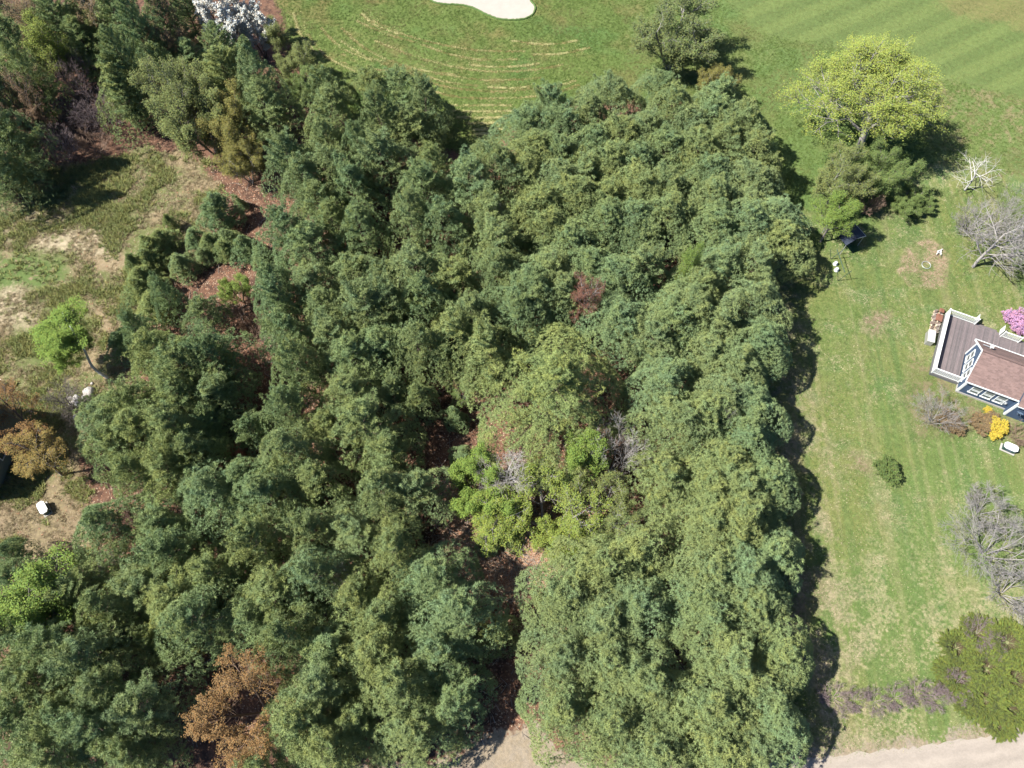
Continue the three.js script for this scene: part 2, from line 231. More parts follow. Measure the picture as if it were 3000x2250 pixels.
{
  const edge = [[55.9, -3.9], [50.8, -2.7], [45.9, -1.4], [42.6, -0.7], [37.9, -0.0], [33.2, 0.5], [28.6, 0.9], [24.9, 1.3], [19.5, 1.7], [12.0, 2.1], [4.2, 2.5], [-1.5, 2.7], [-5.9, 3.0], [-14.8, 3.5], [-26.5, 4.4], [-43.9, 5.6]];
  const curve = new THREE.CatmullRomCurve3(edge.map(([x, z]) => V(x, 0, z))), n = 160, side = -1, r = rng(4), p = [], uv = [], idx = [];
  for (let i = 0; i <= n; i++) { const q = curve.getPoint(i / n), t = curve.getTangent(i / n), nx = t.z, nz = -t.x, wob = (r() - 0.5) * 0.35; p.push(q.x, 0.02, q.z + wob, q.x - nx * 7 * side, 0.02, q.z - nz * 7 * side); uv.push(i / 6, 0, i / 6, 1); if (i < n) { const k = i * 2; idx.push(k, k + 2, k + 1, k + 1, k + 2, k + 3); } }
  const g = new THREE.BufferGeometry(); g.setAttribute('position', new THREE.Float32BufferAttribute(p, 3)); g.setAttribute('uv', new THREE.Float32BufferAttribute(uv, 2)); g.setIndex(idx); g.computeVertexNormals();
  if (g.attributes.normal.getY(0) < 0) { for (let i = 0; i < idx.length; i += 3) [idx[i], idx[i + 1]] = [idx[i + 1], idx[i]]; g.setIndex(idx); g.computeVertexNormals(); }
  roadMap.repeat.set(0.25, 1);
  tag(mesh('dirt_road', g, std(0xffffff, 0.95, { map: roadMap })), 'pale gravel road running past the pine grove', 'road', null, 'structure');
}

// ---------- white pines ----------
const barkMat = std(lin(0.085, 0.062, 0.048), 0.95, { vertexColors: true });
const greyBark = std(lin(1, 1, 1), 0.9, { vertexColors: true });
const pineTints = {
  '': [lin(1, 1, 1), lin(0.96, 1.0, 0.98), lin(1.04, 1.02, 0.96)],
  big: [lin(1.2, 1.13, 0.92)],
  b: [lin(0.92, 0.99, 1.02), lin(0.95, 1.02, 1.08)],
  y: [lin(1.06, 1.03, 0.93), lin(1.12, 1.05, 0.90)],
};
for (const k in pineTints) pineTints[k] = pineTints[k].map((c) => new THREE.MeshPhysicalMaterial({ color: c, roughness: 1, transmission: 0.15, thickness: 0, vertexColors: true, side: THREE.DoubleSide }));
function makePine(seed, h, r, crownBase, opt = {}) {
  const R = rng(seed), bark = new Mass(), crown = new Mass();
  const sway = [R() - 0.5, R() - 0.5], at = (y) => V(sway[0] * 0.6 * (y / h) ** 2, y, sway[1] * 0.6 * (y / h) ** 2);
  const tp = [], tr = []; for (let i = 0; i <= 8; i++) { const y = (h - 0.25) * i / 8; tp.push(at(y)); tr.push(lerp(h * 0.016, 0.02, Math.pow(i / 8, 0.8))); }
  bark.tube(tp, tr, 7, [1, 1, 1]);
  const tuft = (p, d, size, col, n = opt.needles ?? 15) => {
    for (let k = 0; k < n; k++) {
      const th = R() * 6.283, ct = lerp(-0.1, 1, R()), st = Math.sqrt(Math.max(0, 1 - ct * ct));
      const a = V(-d.z, 0.01, d.x).normalize(), b = V().crossVectors(d, a);
      const q = V().copy(d).multiplyScalar(ct).addScaledVector(a, st * Math.cos(th)).addScaledVector(b, st * Math.sin(th));
      const L = size * lerp(0.8, 1.35, R()), w = size * 0.085, s = V(R() - 0.5, R() - 0.5, R() - 0.5).cross(q).normalize().multiplyScalar(w), t = 0.85 + 0.3 * R();
      crown.tri([p.x - s.x, p.y - s.y, p.z - s.z], [p.x + s.x, p.y + s.y, p.z + s.z], [p.x + q.x * L, p.y + q.y * L, p.z + q.z * L], [col[0] * t, col[1] * t, col[2] * t]);
    }
  };
  const limb = (p0, dir, L, level) => {                                // a bough: rises to its tip, side twigs carry the tufts
    const steps = Math.max(2, Math.round(L / 0.5)), pts = [p0.clone()], d = dir.clone(); let p = p0.clone();
    for (let i = 0; i < steps; i++) { d.y += (opt.rise ?? 0.75) / steps; d.x += (R() - 0.5) * 0.18; d.z += (R() - 0.5) * 0.18; d.normalize(); p = p.clone().addScaledVector(d, L / steps); pts.push(p); }
    bark.tube(pts, pts.map((_, i) => lerp(0.014 + L * 0.009, 0.006, i / steps)), 3, [1, 1, 1]);
    const warm = R(), col = [lerp(0.198, 0.255, warm), lerp(0.28, 0.302, warm), lerp(0.124, 0.10, warm)];
    const dens = opt.density ?? 1, N = Math.round(L / 0.27 * dens) + 1;
    for (let j = 0; j <= N; j++) {
      const s = lerp(L > 1 ? 0.22 : 0.1, 1, j / N), f = s * steps, i = Math.min(steps - 1, Math.floor(f)), q = pts[i].clone().lerp(pts[i + 1], f - i), ax = V().subVectors(pts[i + 1], pts[i]).normalize();
      const side = V(-ax.z, 0, ax.x).normalize(), reach = Math.min(0.75, (1 - s) * L * 0.42 + 0.12) * (opt.wide ?? 1);
      for (const sg of [-1, 1]) {
        const td = ax.clone().multiplyScalar(0.75).addScaledVector(side, sg * lerp(0.6, 1.1, R())).add(V(0, 0.2 + 0.45 * R(), 0)).normalize();
        const m = Math.max(1, Math.round(reach / 0.26));
        for (let k = 1; k <= m; k++) { if (R() < 0.12) continue; const e = q.clone().addScaledVector(td, reach * k / m); tuft(e, td.clone().add(V(0, 0.35, 0)).normalize(), lerp(0.20, 0.29, R()), col); }
      }
      if (j === N) tuft(q, ax, 0.3, col);
    }
  };
  const y0 = h * crownBase; let y = y0, turn = R() * 6;
  const lobes = [0, 1, 2, 3].map(() => R() * 6.283);
  while (y < h - 0.35) {
    const t = (h - y) / (h - y0), prof = Math.pow(t, opt.power ?? 0.62) * (t > 0.7 ? lerp(1, 0.85, (t - 0.7) / 0.3) : 1), n = 5 + (R() < 0.5 ? 1 : 0); turn += 0.7 + R();
    for (let k = 0; k < n; k++) {
      const az = turn + k * 6.283 / n + (R() - 0.5) * 0.6; let L = r * prof * lerp(0.62, 1.12, R());
      for (const q of lobes) L *= 1 + 0.10 * Math.cos(az * 2 - q);
      if (L < 0.25) L = 0.25; if (R() < (opt.gaps ?? 0.1) && t > 0.25) continue;
      const el = lerp(0.95, 0.08, Math.min(1, t * 1.35)) + (R() - 0.5) * 0.25, d = V(Math.cos(az) * Math.cos(el), Math.sin(el), Math.sin(az) * Math.cos(el));
      limb(at(y), d, L, 0);
    }
    y += lerp(0.42, 0.62, R()) * (opt.spacing ?? 1) * (t > 0.75 ? 1.3 : 1);
  }
  if (opt.shell) {                                                    // the outer needle mass: sprays over the rounded outline, broken into boughs
    const ox = R() * 50, oz = R() * 50, drop = opt.drop ?? h * 0.55, boughs = 5 + Math.floor(R() * 4);
    for (let k = 0; k < opt.shell; k++) {
      const side = R() < 0.28, az = R() * 6.283; let q = side ? lerp(0.78, 1.02, R()) : Math.sqrt(R()), rr = r;
      for (const b of lobes) rr *= 1 + 0.07 * Math.cos(az * 2 - b) + 0.04 * Math.cos(az * 5 + b);
      const x = Math.cos(az) * q * rr, z = Math.sin(az) * q * rr, g = fbm(x * 0.85 + ox, z * 0.85 + oz, 3), g2 = vnoise(x * 2.6 + oz, z * 2.6 + ox), ridge = Math.cos(az * boughs + ox + q * 2.2 + (g - 0.5) * 4); if (g < 0.40 && R() < 0.7 * (opt.relief ?? 1)) continue; if (ridge < -0.45 && q > 0.3 && R() < 0.6 * (opt.relief ?? 1)) continue;
      let y = h - 0.15 - drop * Math.pow(q, opt.dome ?? 1.6) - (0.72 - g) * 1.7 * (opt.relief ?? 1) + ridge * 0.42 * Math.min(1, q * 2) * (opt.relief ?? 1) + 0.9 * Math.pow(1 - q, 4) + (g2 - 0.5) * 0.5 + (R() - 0.5) * 0.25; if (side) y -= R() * R() * h * 0.3; if (y < h * 0.12) continue;
      const top = at(Math.min(h, Math.max(0, y))), n = V(Math.cos(az) * (0.35 + q * 0.85) + (R() - 0.5) * 0.55, 0.62, Math.sin(az) * (0.35 + q * 0.85) + (R() - 0.5) * 0.55).normalize(), warm = clamp((g - 0.3) * 1.6 + (R() - 0.5) * 0.5);
      tuft(V(x + top.x, y, z + top.z), n, lerp(0.17, 0.26, R()), [lerp(0.195, 0.262, warm), lerp(0.275, 0.305, warm), lerp(0.124, 0.106, warm)], 13);
    }
  }
  for (let k = 0; k < 4; k++) tuft(at(h - 0.3 + k * 0.1), V((R() - 0.5) * 0.5, 1, (R() - 0.5) * 0.5).normalize(), 0.26, [0.13, 0.18, 0.09]);
  return { trunk: bark.geometry(), crown: crown.geometry(), h, r };
}
const pineKinds = []; for (let k = 0; k < 9; k++) pineKinds.push(makePine(101 + k * 7, 9.2, 4.0, 0.3, { power: 0.42 + 0.05 * (k % 4), gaps: 0.2, density: 0.7, shell: 3000, dome: 1.15 + 0.16 * (k % 4), drop: 4.8 + 0.5 * (k % 3) }));
const smoothKinds = []; for (let k = 0; k < 6; k++) smoothKinds.push(makePine(701 + k * 7, 9.2, 4.1, 0.32, { power: 0.42 + 0.04 * (k % 3), gaps: 0.2, density: 0.65, shell: 3300, dome: 1.7 + 0.2 * (k % 3), drop: 3.6 + 0.4 * (k % 3), relief: 0.62 }));
const woodKinds = []; for (let k = 0; k < 3; k++) woodKinds.push(makePine(301 + k * 7, 12, 4.4, 0.14, { power: 0.72, gaps: 0.2, spacing: 1.15, density: 0.8, shell: 1500, dome: 1.05, drop: 8.5 }));
const youngKinds = []; for (let k = 0; k < 3; k++) youngKinds.push(makePine(401 + k * 7, 4.6, 2.0, 0.05, { power: 0.7, spacing: 0.8, density: 1.0, shell: 900, dome: 1.15, drop: 3.3, relief: 0.5 }));
const bigKind = makePine(555, 13.5, 8.3, 0.2, { power: 0.62, gaps: 0.18, spacing: 1.1, wide: 1.3, rise: 0.4, needles: 11, density: 0.9, shell: 12500, dome: 1.1, drop: 8.2 });
console.log('pine tris', [...pineKinds, ...smoothKinds, ...woodKinds, ...youngKinds, bigKind].map((k) => k.crown.index.count / 3 + '+' + k.trunk.index.count / 3).join(' '));
const PINES = [   // x, z, height, crown radius, tint, stand
  [-34.50,-56.27,5.4,2.57,'b','young'], [-41.32,-51.34,4.3,1.94,'y','young'], [-41.89,-47.95,3.3,2.05,'y','young'], [-43.12,-49.65,3.6,1.37,'y','young'], [-30.96,-51.62,3.9,1.83,'b','young'],
  [-33.50,-51.68,3.0,1.46,'y','young'], [-32.80,-58.96,1.7,0.83,'','young'], [-40.08,-46.60,3.3,1.53,'y','young'], [-28.77,-50.62,3.5,1.77,'b','young'], [-35.72,-51.11,2.5,1.43,'','young'],
  [-2.17,-17.93,2.6,1.44,'b','young'], [0.00,-17.69,1.6,0.78,'','young'], [-5.95,-30.67,3.8,1.41,'b','young'], [-4.79,-26.29,3.6,1.54,'b','young'], [-40.57,-53.06,3.3,1.86,'y','young'],
  [-41.87,-50.06,3.5,1.84,'y','young'], [-41.96,-46.06,3.9,1.92,'y','young'], [-37.90,-49.58,3.5,1.83,'','young'], [-37.31,-53.48,2.6,1.46,'b','young'], [-35.02,-52.66,3.2,1.57,'y','young'],
  [-32.72,-52.80,3.8,1.99,'','young'], [-39.74,-44.07,3.9,2.44,'y','young'], [-42.35,-39.45,3.8,2.18,'b','young'], [-40.50,-55.84,2.7,1.03,'y','young'], [-61.56,-77.77,11.8,5.24,'','wood'],
  [-56.49,-81.83,11.6,5.04,'','wood'], [-45.46,-78.52,14.3,4.18,'b','wood'], [-46.26,-73.54,14.1,4.13,'','wood'], [-47.35,-72.23,11.3,4.30,'y','wood'], [-47.30,-71.24,9.0,3.80,'y','wood'],
  [-35.49,-77.24,11.4,4.21,'','wood'], [-35.26,-74.66,10.1,4.86,'y','wood'], [-40.62,-78.51,8.2,4.06,'b','wood'], [-30.24,-71.15,14.3,4.27,'','wood'], [-29.60,-68.84,10.4,5.11,'y','wood'],
  [-58.60,-72.85,12.9,3.71,'y','wood'], [-59.04,-64.22,8.7,3.38,'','wood'], [-42.45,-74.55,10.9,3.58,'y','wood'], [-64.79,-84.16,9.4,4.53,'','wood'], [-61.44,-85.43,9.4,4.75,'','wood'],
  [-54.38,-80.42,9.8,4.21,'y','wood'], [-45.28,-79.98,9.3,4.24,'','wood'], [-62.00,-74.95,7.9,3.67,'','wood'], [-54.36,-84.29,10.6,5.20,'','wood'], [-49.55,-82.23,13.2,4.46,'','wood'],
  [-44.18,-82.99,12.0,4.22,'','wood'], [-42.01,-85.89,9.6,4.00,'','wood'], [-61.26,-68.93,8.1,4.26,'b','wood'], [-59.60,-63.93,14.2,5.16,'','wood'], [-59.15,-59.25,13.8,4.30,'','wood'],
  [-62.41,-71.47,11.2,5.46,'b','wood'], [-59.87,-60.51,8.9,4.21,'','wood'], [3.79,-30.51,13.5,8.30,'y','big'], [-22.42,-70.96,10.2,3.58,'y','grove'], [-21.23,-67.76,9.9,4.28,'','grove'],
  [-25.18,-60.10,10.9,3.55,'','grove'], [-21.56,-62.78,10.3,3.52,'','grove'], [-23.52,-57.83,10.0,3.57,'','grove'], [-20.88,-59.00,9.9,4.14,'','grove'], [-21.78,-55.03,9.2,3.58,'','grove'],
  [-19.89,-52.38,8.7,3.16,'y','grove'], [-24.47,-50.52,10.1,3.30,'b','grove'], [-21.93,-49.08,9.4,4.43,'','grove'], [-17.42,-72.51,8.3,3.70,'y','grove'], [-13.83,-72.46,8.3,4.17,'','grove'],
  [-10.41,-70.05,9.8,3.10,'','grove'], [-15.71,-66.51,11.0,3.29,'','grove'], [-12.94,-66.68,8.1,4.48,'','grove'], [-9.38,-59.56,9.7,3.39,'y','grove'], [-17.66,-61.80,10.7,3.04,'','grove'],
  [-14.71,-60.11,10.9,4.31,'','grove'], [-18.01,-56.70,10.0,3.85,'b','grove'], [-9.82,-56.14,10.9,3.86,'','grove'], [-11.12,-51.95,10.9,3.48,'','grove'], [-7.78,-51.38,10.4,3.66,'b','grove'],
  [-16.52,-51.09,9.9,3.59,'','grove'], [-4.72,-56.80,10.9,4.48,'b','grove'], [4.45,-67.98,9.6,3.77,'b','grove'], [2.07,-65.43,8.8,4.19,'b','grove'], [5.30,-65.12,9.3,4.01,'b','grove'],
  [2.56,-61.66,9.2,4.13,'y','grove'], [1.29,-57.91,9.1,4.48,'y','grove'], [-1.83,-58.20,10.8,3.92,'','grove'], [5.54,-61.04,9.5,3.99,'','grove'], [8.99,-66.88,9.2,4.01,'','grove'],
  [12.09,-70.25,9.2,3.98,'','grove'], [17.54,-70.93,9.0,3.80,'','grove'], [19.05,-68.03,9.6,3.78,'y','grove'], [9.50,-62.32,9.3,3.97,'','grove'], [12.41,-63.77,9.5,3.95,'y','grove'],
  [15.78,-64.84,9.0,3.89,'','grove'], [7.93,-57.97,9.0,4.22,'','grove'], [11.50,-59.83,9.3,4.41,'y','grove'], [14.26,-59.58,9.6,3.78,'','grove'], [17.68,-61.79,9.0,4.17,'','grove'],
  [5.10,-57.11,9.4,4.31,'','grove'], [3.32,-53.96,9.2,4.04,'y','grove'], [6.74,-54.65,9.5,4.21,'y','grove'], [10.59,-55.07,8.8,3.96,'y','grove'], [13.73,-56.33,9.2,4.45,'y','grove'],
  [17.21,-56.71,9.3,3.78,'','grove'], [0.74,-52.00,9.3,4.28,'y','grove'], [-2.63,-52.11,9.9,4.31,'','grove'], [3.26,-50.42,9.2,4.28,'y','grove'], [10.05,-51.60,8.9,3.99,'','grove'],
  [13.46,-52.17,9.0,3.77,'b','grove'], [16.80,-52.31,9.5,4.20,'y','grove'], [-1.75,-48.61,10.3,4.39,'','grove'], [6.23,-48.55,8.9,4.29,'','grove'], [24.98,-69.68,9.3,4.37,'b','grove'],
  [23.70,-66.82,9.6,4.36,'b','grove'], [27.22,-65.74,9.4,3.79,'y','grove'], [21.06,-65.20,9.2,3.82,'','grove'], [24.76,-63.36,9.4,3.81,'y','grove'], [27.75,-61.88,9.6,3.93,'y','grove'],
  [21.32,-61.44,9.6,3.85,'y','grove'], [26.95,-58.54,8.1,4.10,'','grove'], [22.58,-58.78,8.8,3.93,'b','grove'], [21.95,-54.36,9.6,3.87,'','grove'], [26.58,-54.91,7.6,4.28,'','grove'],
  [28.85,-52.96,7.6,4.24,'b','grove'], [25.70,-51.36,9.4,3.97,'b','grove'], [22.02,-50.96,9.0,4.39,'','grove'], [29.27,-50.02,7.7,4.30,'y','grove'], [22.29,-45.84,8.8,3.86,'b','grove'],
  [25.49,-45.97,9.3,3.95,'','grove'], [19.50,-43.33,9.2,3.93,'y','grove'], [24.55,-41.38,9.4,4.03,'','grove'], [18.86,-40.60,9.5,4.04,'','grove'], [21.65,-39.02,9.7,3.93,'','grove'],
  [25.14,-36.85,8.9,3.92,'b','grove'], [19.18,-35.39,9.0,4.46,'','grove'], [21.95,-34.00,9.1,4.11,'','grove'], [23.21,-30.24,8.2,4.33,'b','grove'], [20.40,-30.51,9.4,3.80,'','grove'],
  [18.32,-28.67,9.0,4.27,'y','grove'], [22.41,-26.62,8.4,3.80,'b','grove'], [23.89,-22.61,7.7,3.93,'','grove'], [19.75,-23.87,8.7,3.82,'y','grove'], [20.87,-21.28,8.8,4.44,'','grove'],
  [18.03,-21.58,8.8,4.12,'y','grove'], [17.55,-18.24,9.5,3.81,'y','grove'], [20.27,-17.66,9.6,4.10,'y','grove'], [23.27,-15.83,8.0,4.40,'b','grove'], [20.22,-13.57,9.3,4.13,'b','grove'],
  [17.43,-13.27,9.5,4.16,'','grove'], [20.67,-10.81,8.0,3.87,'','grove'], [16.43,-10.45,8.8,3.95,'','grove'], [22.86,-7.21,7.9,3.96,'y','grove'], [18.19,-6.11,9.5,4.20,'','grove'],
  [20.35,-4.37,8.1,3.97,'','grove'], [15.45,-2.53,9.7,4.38,'y','grove'], [21.37,-1.41,7.9,3.96,'b','grove'], [19.22,0.43,8.1,3.88,'','grove'], [15.98,0.54,9.1,4.45,'y','grove'],
  [-14.52,-17.70,7.9,4.03,'','grove'], [-10.64,-15.91,10.0,3.35,'y','grove'], [-7.41,-13.16,9.3,4.35,'b','grove'], [-13.64,-12.05,8.6,3.34,'y','grove'], [-11.44,-10.19,8.9,3.41,'y','grove'],
  [-5.08,-10.26,10.5,4.30,'b','grove'], [-6.60,-7.11,9.3,3.74,'b','grove'], [-11.72,-6.58,9.8,4.23,'y','grove'], [-9.77,-4.35,11.0,4.25,'y','grove'], [-4.97,-3.28,8.2,3.66,'b','grove'],
  [-13.13,-2.11,8.0,3.57,'y','grove'], [-8.65,-0.94,8.6,4.10,'','grove'], [-1.74,-8.89,4.9,2.37,'y','grove'], [4.75,-11.43,9.4,4.06,'','grove'], [6.98,-13.79,9.6,4.43,'y','grove'],
  [11.29,-15.83,8.8,4.47,'y','grove'], [7.90,-9.89,9.2,4.21,'','grove'], [10.65,-10.95,9.0,3.98,'b','grove'], [4.23,-6.87,9.2,3.88,'','grove'], [8.23,-6.13,9.2,4.06,'','grove'],
  [3.98,-2.89,9.4,3.85,'y','grove'], [10.93,-4.42,9.5,4.37,'','grove'], [7.94,-1.72,9.7,3.85,'y','grove'], [11.02,0.65,9.7,4.12,'','grove'], [-17.29,-45.80,8.1,3.93,'','grove'],
  [-14.10,-45.18,8.2,3.05,'','grove'], [-10.06,-44.80,10.9,4.44,'','grove'], [-6.59,-44.23,9.4,4.43,'y','grove'], [-12.81,-41.43,10.1,3.07,'','grove'], [-15.48,-40.63,11.0,4.15,'','grove'],
  [-9.27,-41.68,10.8,3.61,'','grove'], [-4.01,-39.40,10.5,3.81,'','grove'], [-5.96,-37.45,10.9,3.86,'y','grove'], [-9.64,-36.37,10.6,3.41,'','grove'], [-13.38,-36.50,8.9,4.24,'','grove'],
  [-2.53,-35.37,10.9,4.33,'y','grove'], [-16.14,-35.48,9.7,4.29,'','grove'], [-12.17,-32.09,7.2,2.20,'','grove'], [-9.53,-31.52,6.9,2.33,'y','grove'], [-14.32,-28.03,10.6,4.43,'y','grove'],
  [-15.99,-30.69,9.9,3.98,'','grove'], [-11.89,-25.50,8.4,3.67,'y','grove'], [-12.07,-21.44,10.7,3.26,'','grove'], [-9.30,-21.37,8.4,3.67,'','grove'], [-1.72,-45.29,9.9,3.22,'','grove'],
  [3.99,-45.30,9.1,4.43,'','grove'], [2.31,-42.73,9.7,4.21,'','grove'], [5.06,-42.77,9.2,3.83,'','grove'], [0.22,-40.50,9.7,3.79,'b','grove'], [8.10,-45.71,9.1,3.93,'','grove'],
  [10.97,-44.65,9.3,4.49,'b','grove'], [13.81,-45.92,9.5,3.84,'','grove'], [10.98,-39.26,9.2,4.41,'b','grove'], [13.94,-36.83,9.4,3.81,'','grove'], [14.79,-32.16,9.5,3.95,'b','grove'],
  [16.50,-38.77,9.1,4.37,'','grove'], [15.46,-27.88,9.5,4.18,'','grove'], [14.26,-22.21,9.3,3.98,'y','grove'], [-37.06,-43.19,7.9,2.30,'b','grove'], [-33.12,-41.74,6.5,2.79,'','grove'],
  [-39.56,-39.32,7.7,2.30,'b','grove'], [-25.38,-44.10,9.6,3.10,'b','grove'], [-24.12,-41.57,10.2,3.22,'b','grove'], [-21.44,-43.89,8.9,4.25,'','grove'], [-19.49,-40.99,9.0,3.97,'','grove'],
  [-35.64,-35.35,10.1,3.92,'y','grove'], [-32.87,-33.76,10.6,4.40,'y','grove'], [-30.11,-35.18,10.5,3.92,'b','grove'], [-32.52,-30.96,10.0,3.95,'y','grove'], [-36.99,-29.99,9.5,4.07,'y','grove'],
  [-29.71,-31.50,7.9,4.06,'','grove'], [-39.57,-28.87,7.9,4.10,'','grove'], [-35.59,-27.45,9.9,4.36,'y','grove'], [-32.78,-27.58,10.5,4.46,'y','grove'], [-29.90,-28.32,8.1,2.27,'','grove'],
  [-38.43,-26.25,8.6,3.48,'y','grove'], [-25.92,-28.19,6.3,2.37,'b','grove'], [-35.73,-23.07,8.9,3.16,'y','grove'], [-32.66,-23.31,9.1,3.96,'y','grove'], [-30.57,-25.18,9.0,3.33,'','grove'],
  [-27.95,-20.83,9.5,4.38,'b','grove'], [-25.44,-22.40,8.5,3.29,'b','grove'], [-22.81,-20.94,10.3,4.28,'','grove'], [-22.91,-37.57,9.8,3.33,'','grove'], [-18.63,-37.75,9.3,4.09,'','grove'],
  [-21.48,-34.00,10.9,3.21,'y','grove'], [-21.80,-29.58,10.3,3.19,'','grove'], [-18.32,-28.06,7.9,3.18,'y','grove'], [-21.10,-24.73,10.7,3.79,'','grove'], [-18.61,-22.64,8.8,3.58,'y','grove'],
  [-36.80,-17.95,9.5,3.69,'','grove'], [-32.93,-18.28,7.9,4.35,'','grove'], [-30.85,-15.62,9.3,3.70,'b','grove'], [-23.04,-16.42,10.2,3.42,'y','grove'], [-18.31,-17.63,9.7,3.24,'','grove'],
  [-17.47,-13.42,10.3,3.70,'b','grove'], [-27.26,-13.67,8.6,3.73,'y','grove'], [-33.04,-12.64,8.3,4.08,'','grove'], [-29.96,-11.51,8.7,4.35,'y','grove'], [-27.09,-9.74,10.6,4.40,'','grove'],
  [-22.80,-9.75,8.2,3.66,'','grove'], [-20.77,-11.88,9.0,4.19,'y','grove'], [-19.37,-8.22,10.9,3.09,'y','grove'], [-31.59,-8.34,6.7,2.18,'y','grove'], [-35.57,-10.64,9.5,3.53,'y','grove'],
  [-38.84,-7.64,10.3,4.19,'','grove'], [-35.42,-6.74,11.0,4.31,'','grove'], [-40.81,-4.69,9.0,4.00,'','grove'], [-33.67,-4.04,10.2,3.79,'','grove'], [-30.52,-2.52,10.3,4.12,'','grove'],
  [-37.15,-2.31,9.2,3.69,'','grove'], [-40.76,-1.73,9.3,3.82,'','grove'], [-34.22,-1.15,10.3,4.08,'b','grove'], [-37.24,0.87,9.5,4.36,'','grove'], [-31.35,0.88,7.9,3.32,'','grove'],
  [-15.83,-7.20,8.2,4.38,'','grove'], [-15.89,-4.25,10.6,4.05,'','grove'], [-17.34,-1.71,10.7,4.10,'y','grove'], [-14.74,0.53,10.0,4.18,'y','grove'], [-46.56,-16.06,5.8,1.88,'b','grove'],
  [-42.75,-8.60,10.2,4.08,'','grove'], [-20.37,1.64,8.2,3.05,'y','grove'], [-45.43,-13.68,6.7,2.99,'b','grove'], [-39.02,-12.29,8.0,3.84,'','grove'],
];
const tintWord = { '': 'mid-green', b: 'blue-green', y: 'yellowish green' };
PINES.forEach(([x, z, h, r, tint, stand], i) => {
  const R = rng(i * 13 + 5), set = { grove: x > -1 + z * 0.02 && R() < 0.8 ? smoothKinds : pineKinds, wood: woodKinds, young: youngKinds, big: [bigKind] }[stand], kind = set[Math.floor(R() * set.length)];
  const place = stand === 'big' ? 0 : stand === 'wood' ? 'in the mixed wood above the meadow' : stand === 'young' ? 'standing in the open at the grove edge' : x > 27 ? 'on the grove edge beside the mown lawn' : z < -52 ? 'in the dense grove below the golf rough' : z > -14 ? 'in the dense grove beside the gravel road' : x < -22 ? 'in the dense grove near the boulders' : 'in the middle of the dense grove';
  const label = place ? `${tintWord[tint]} ${stand === 'young' ? 'young ' : ''}white pine ${place}` : 'broad old white pine with tiered boughs, largest in the grove';
  const name = stand === 'young' ? 'young_pine' : stand === 'big' ? 'old_pine' : 'white_pine';
  const o = thing(name, label, 'pine tree', [x, 0, z], R() * 6.283, place ? `${tintWord[tint]} ${stand === 'young' ? 'young ' : ''}pines ${place}` : null);
  mesh('trunk', kind.trunk, barkMat, o); mesh('crown', kind.crown, pineTints[stand === 'big' ? 'big' : tint][Math.floor(R() * (stand === 'big' ? 1 : pineTints[tint].length))], o);
  const s = r / kind.r; o.scale.set(s, h / kind.h, s);
});

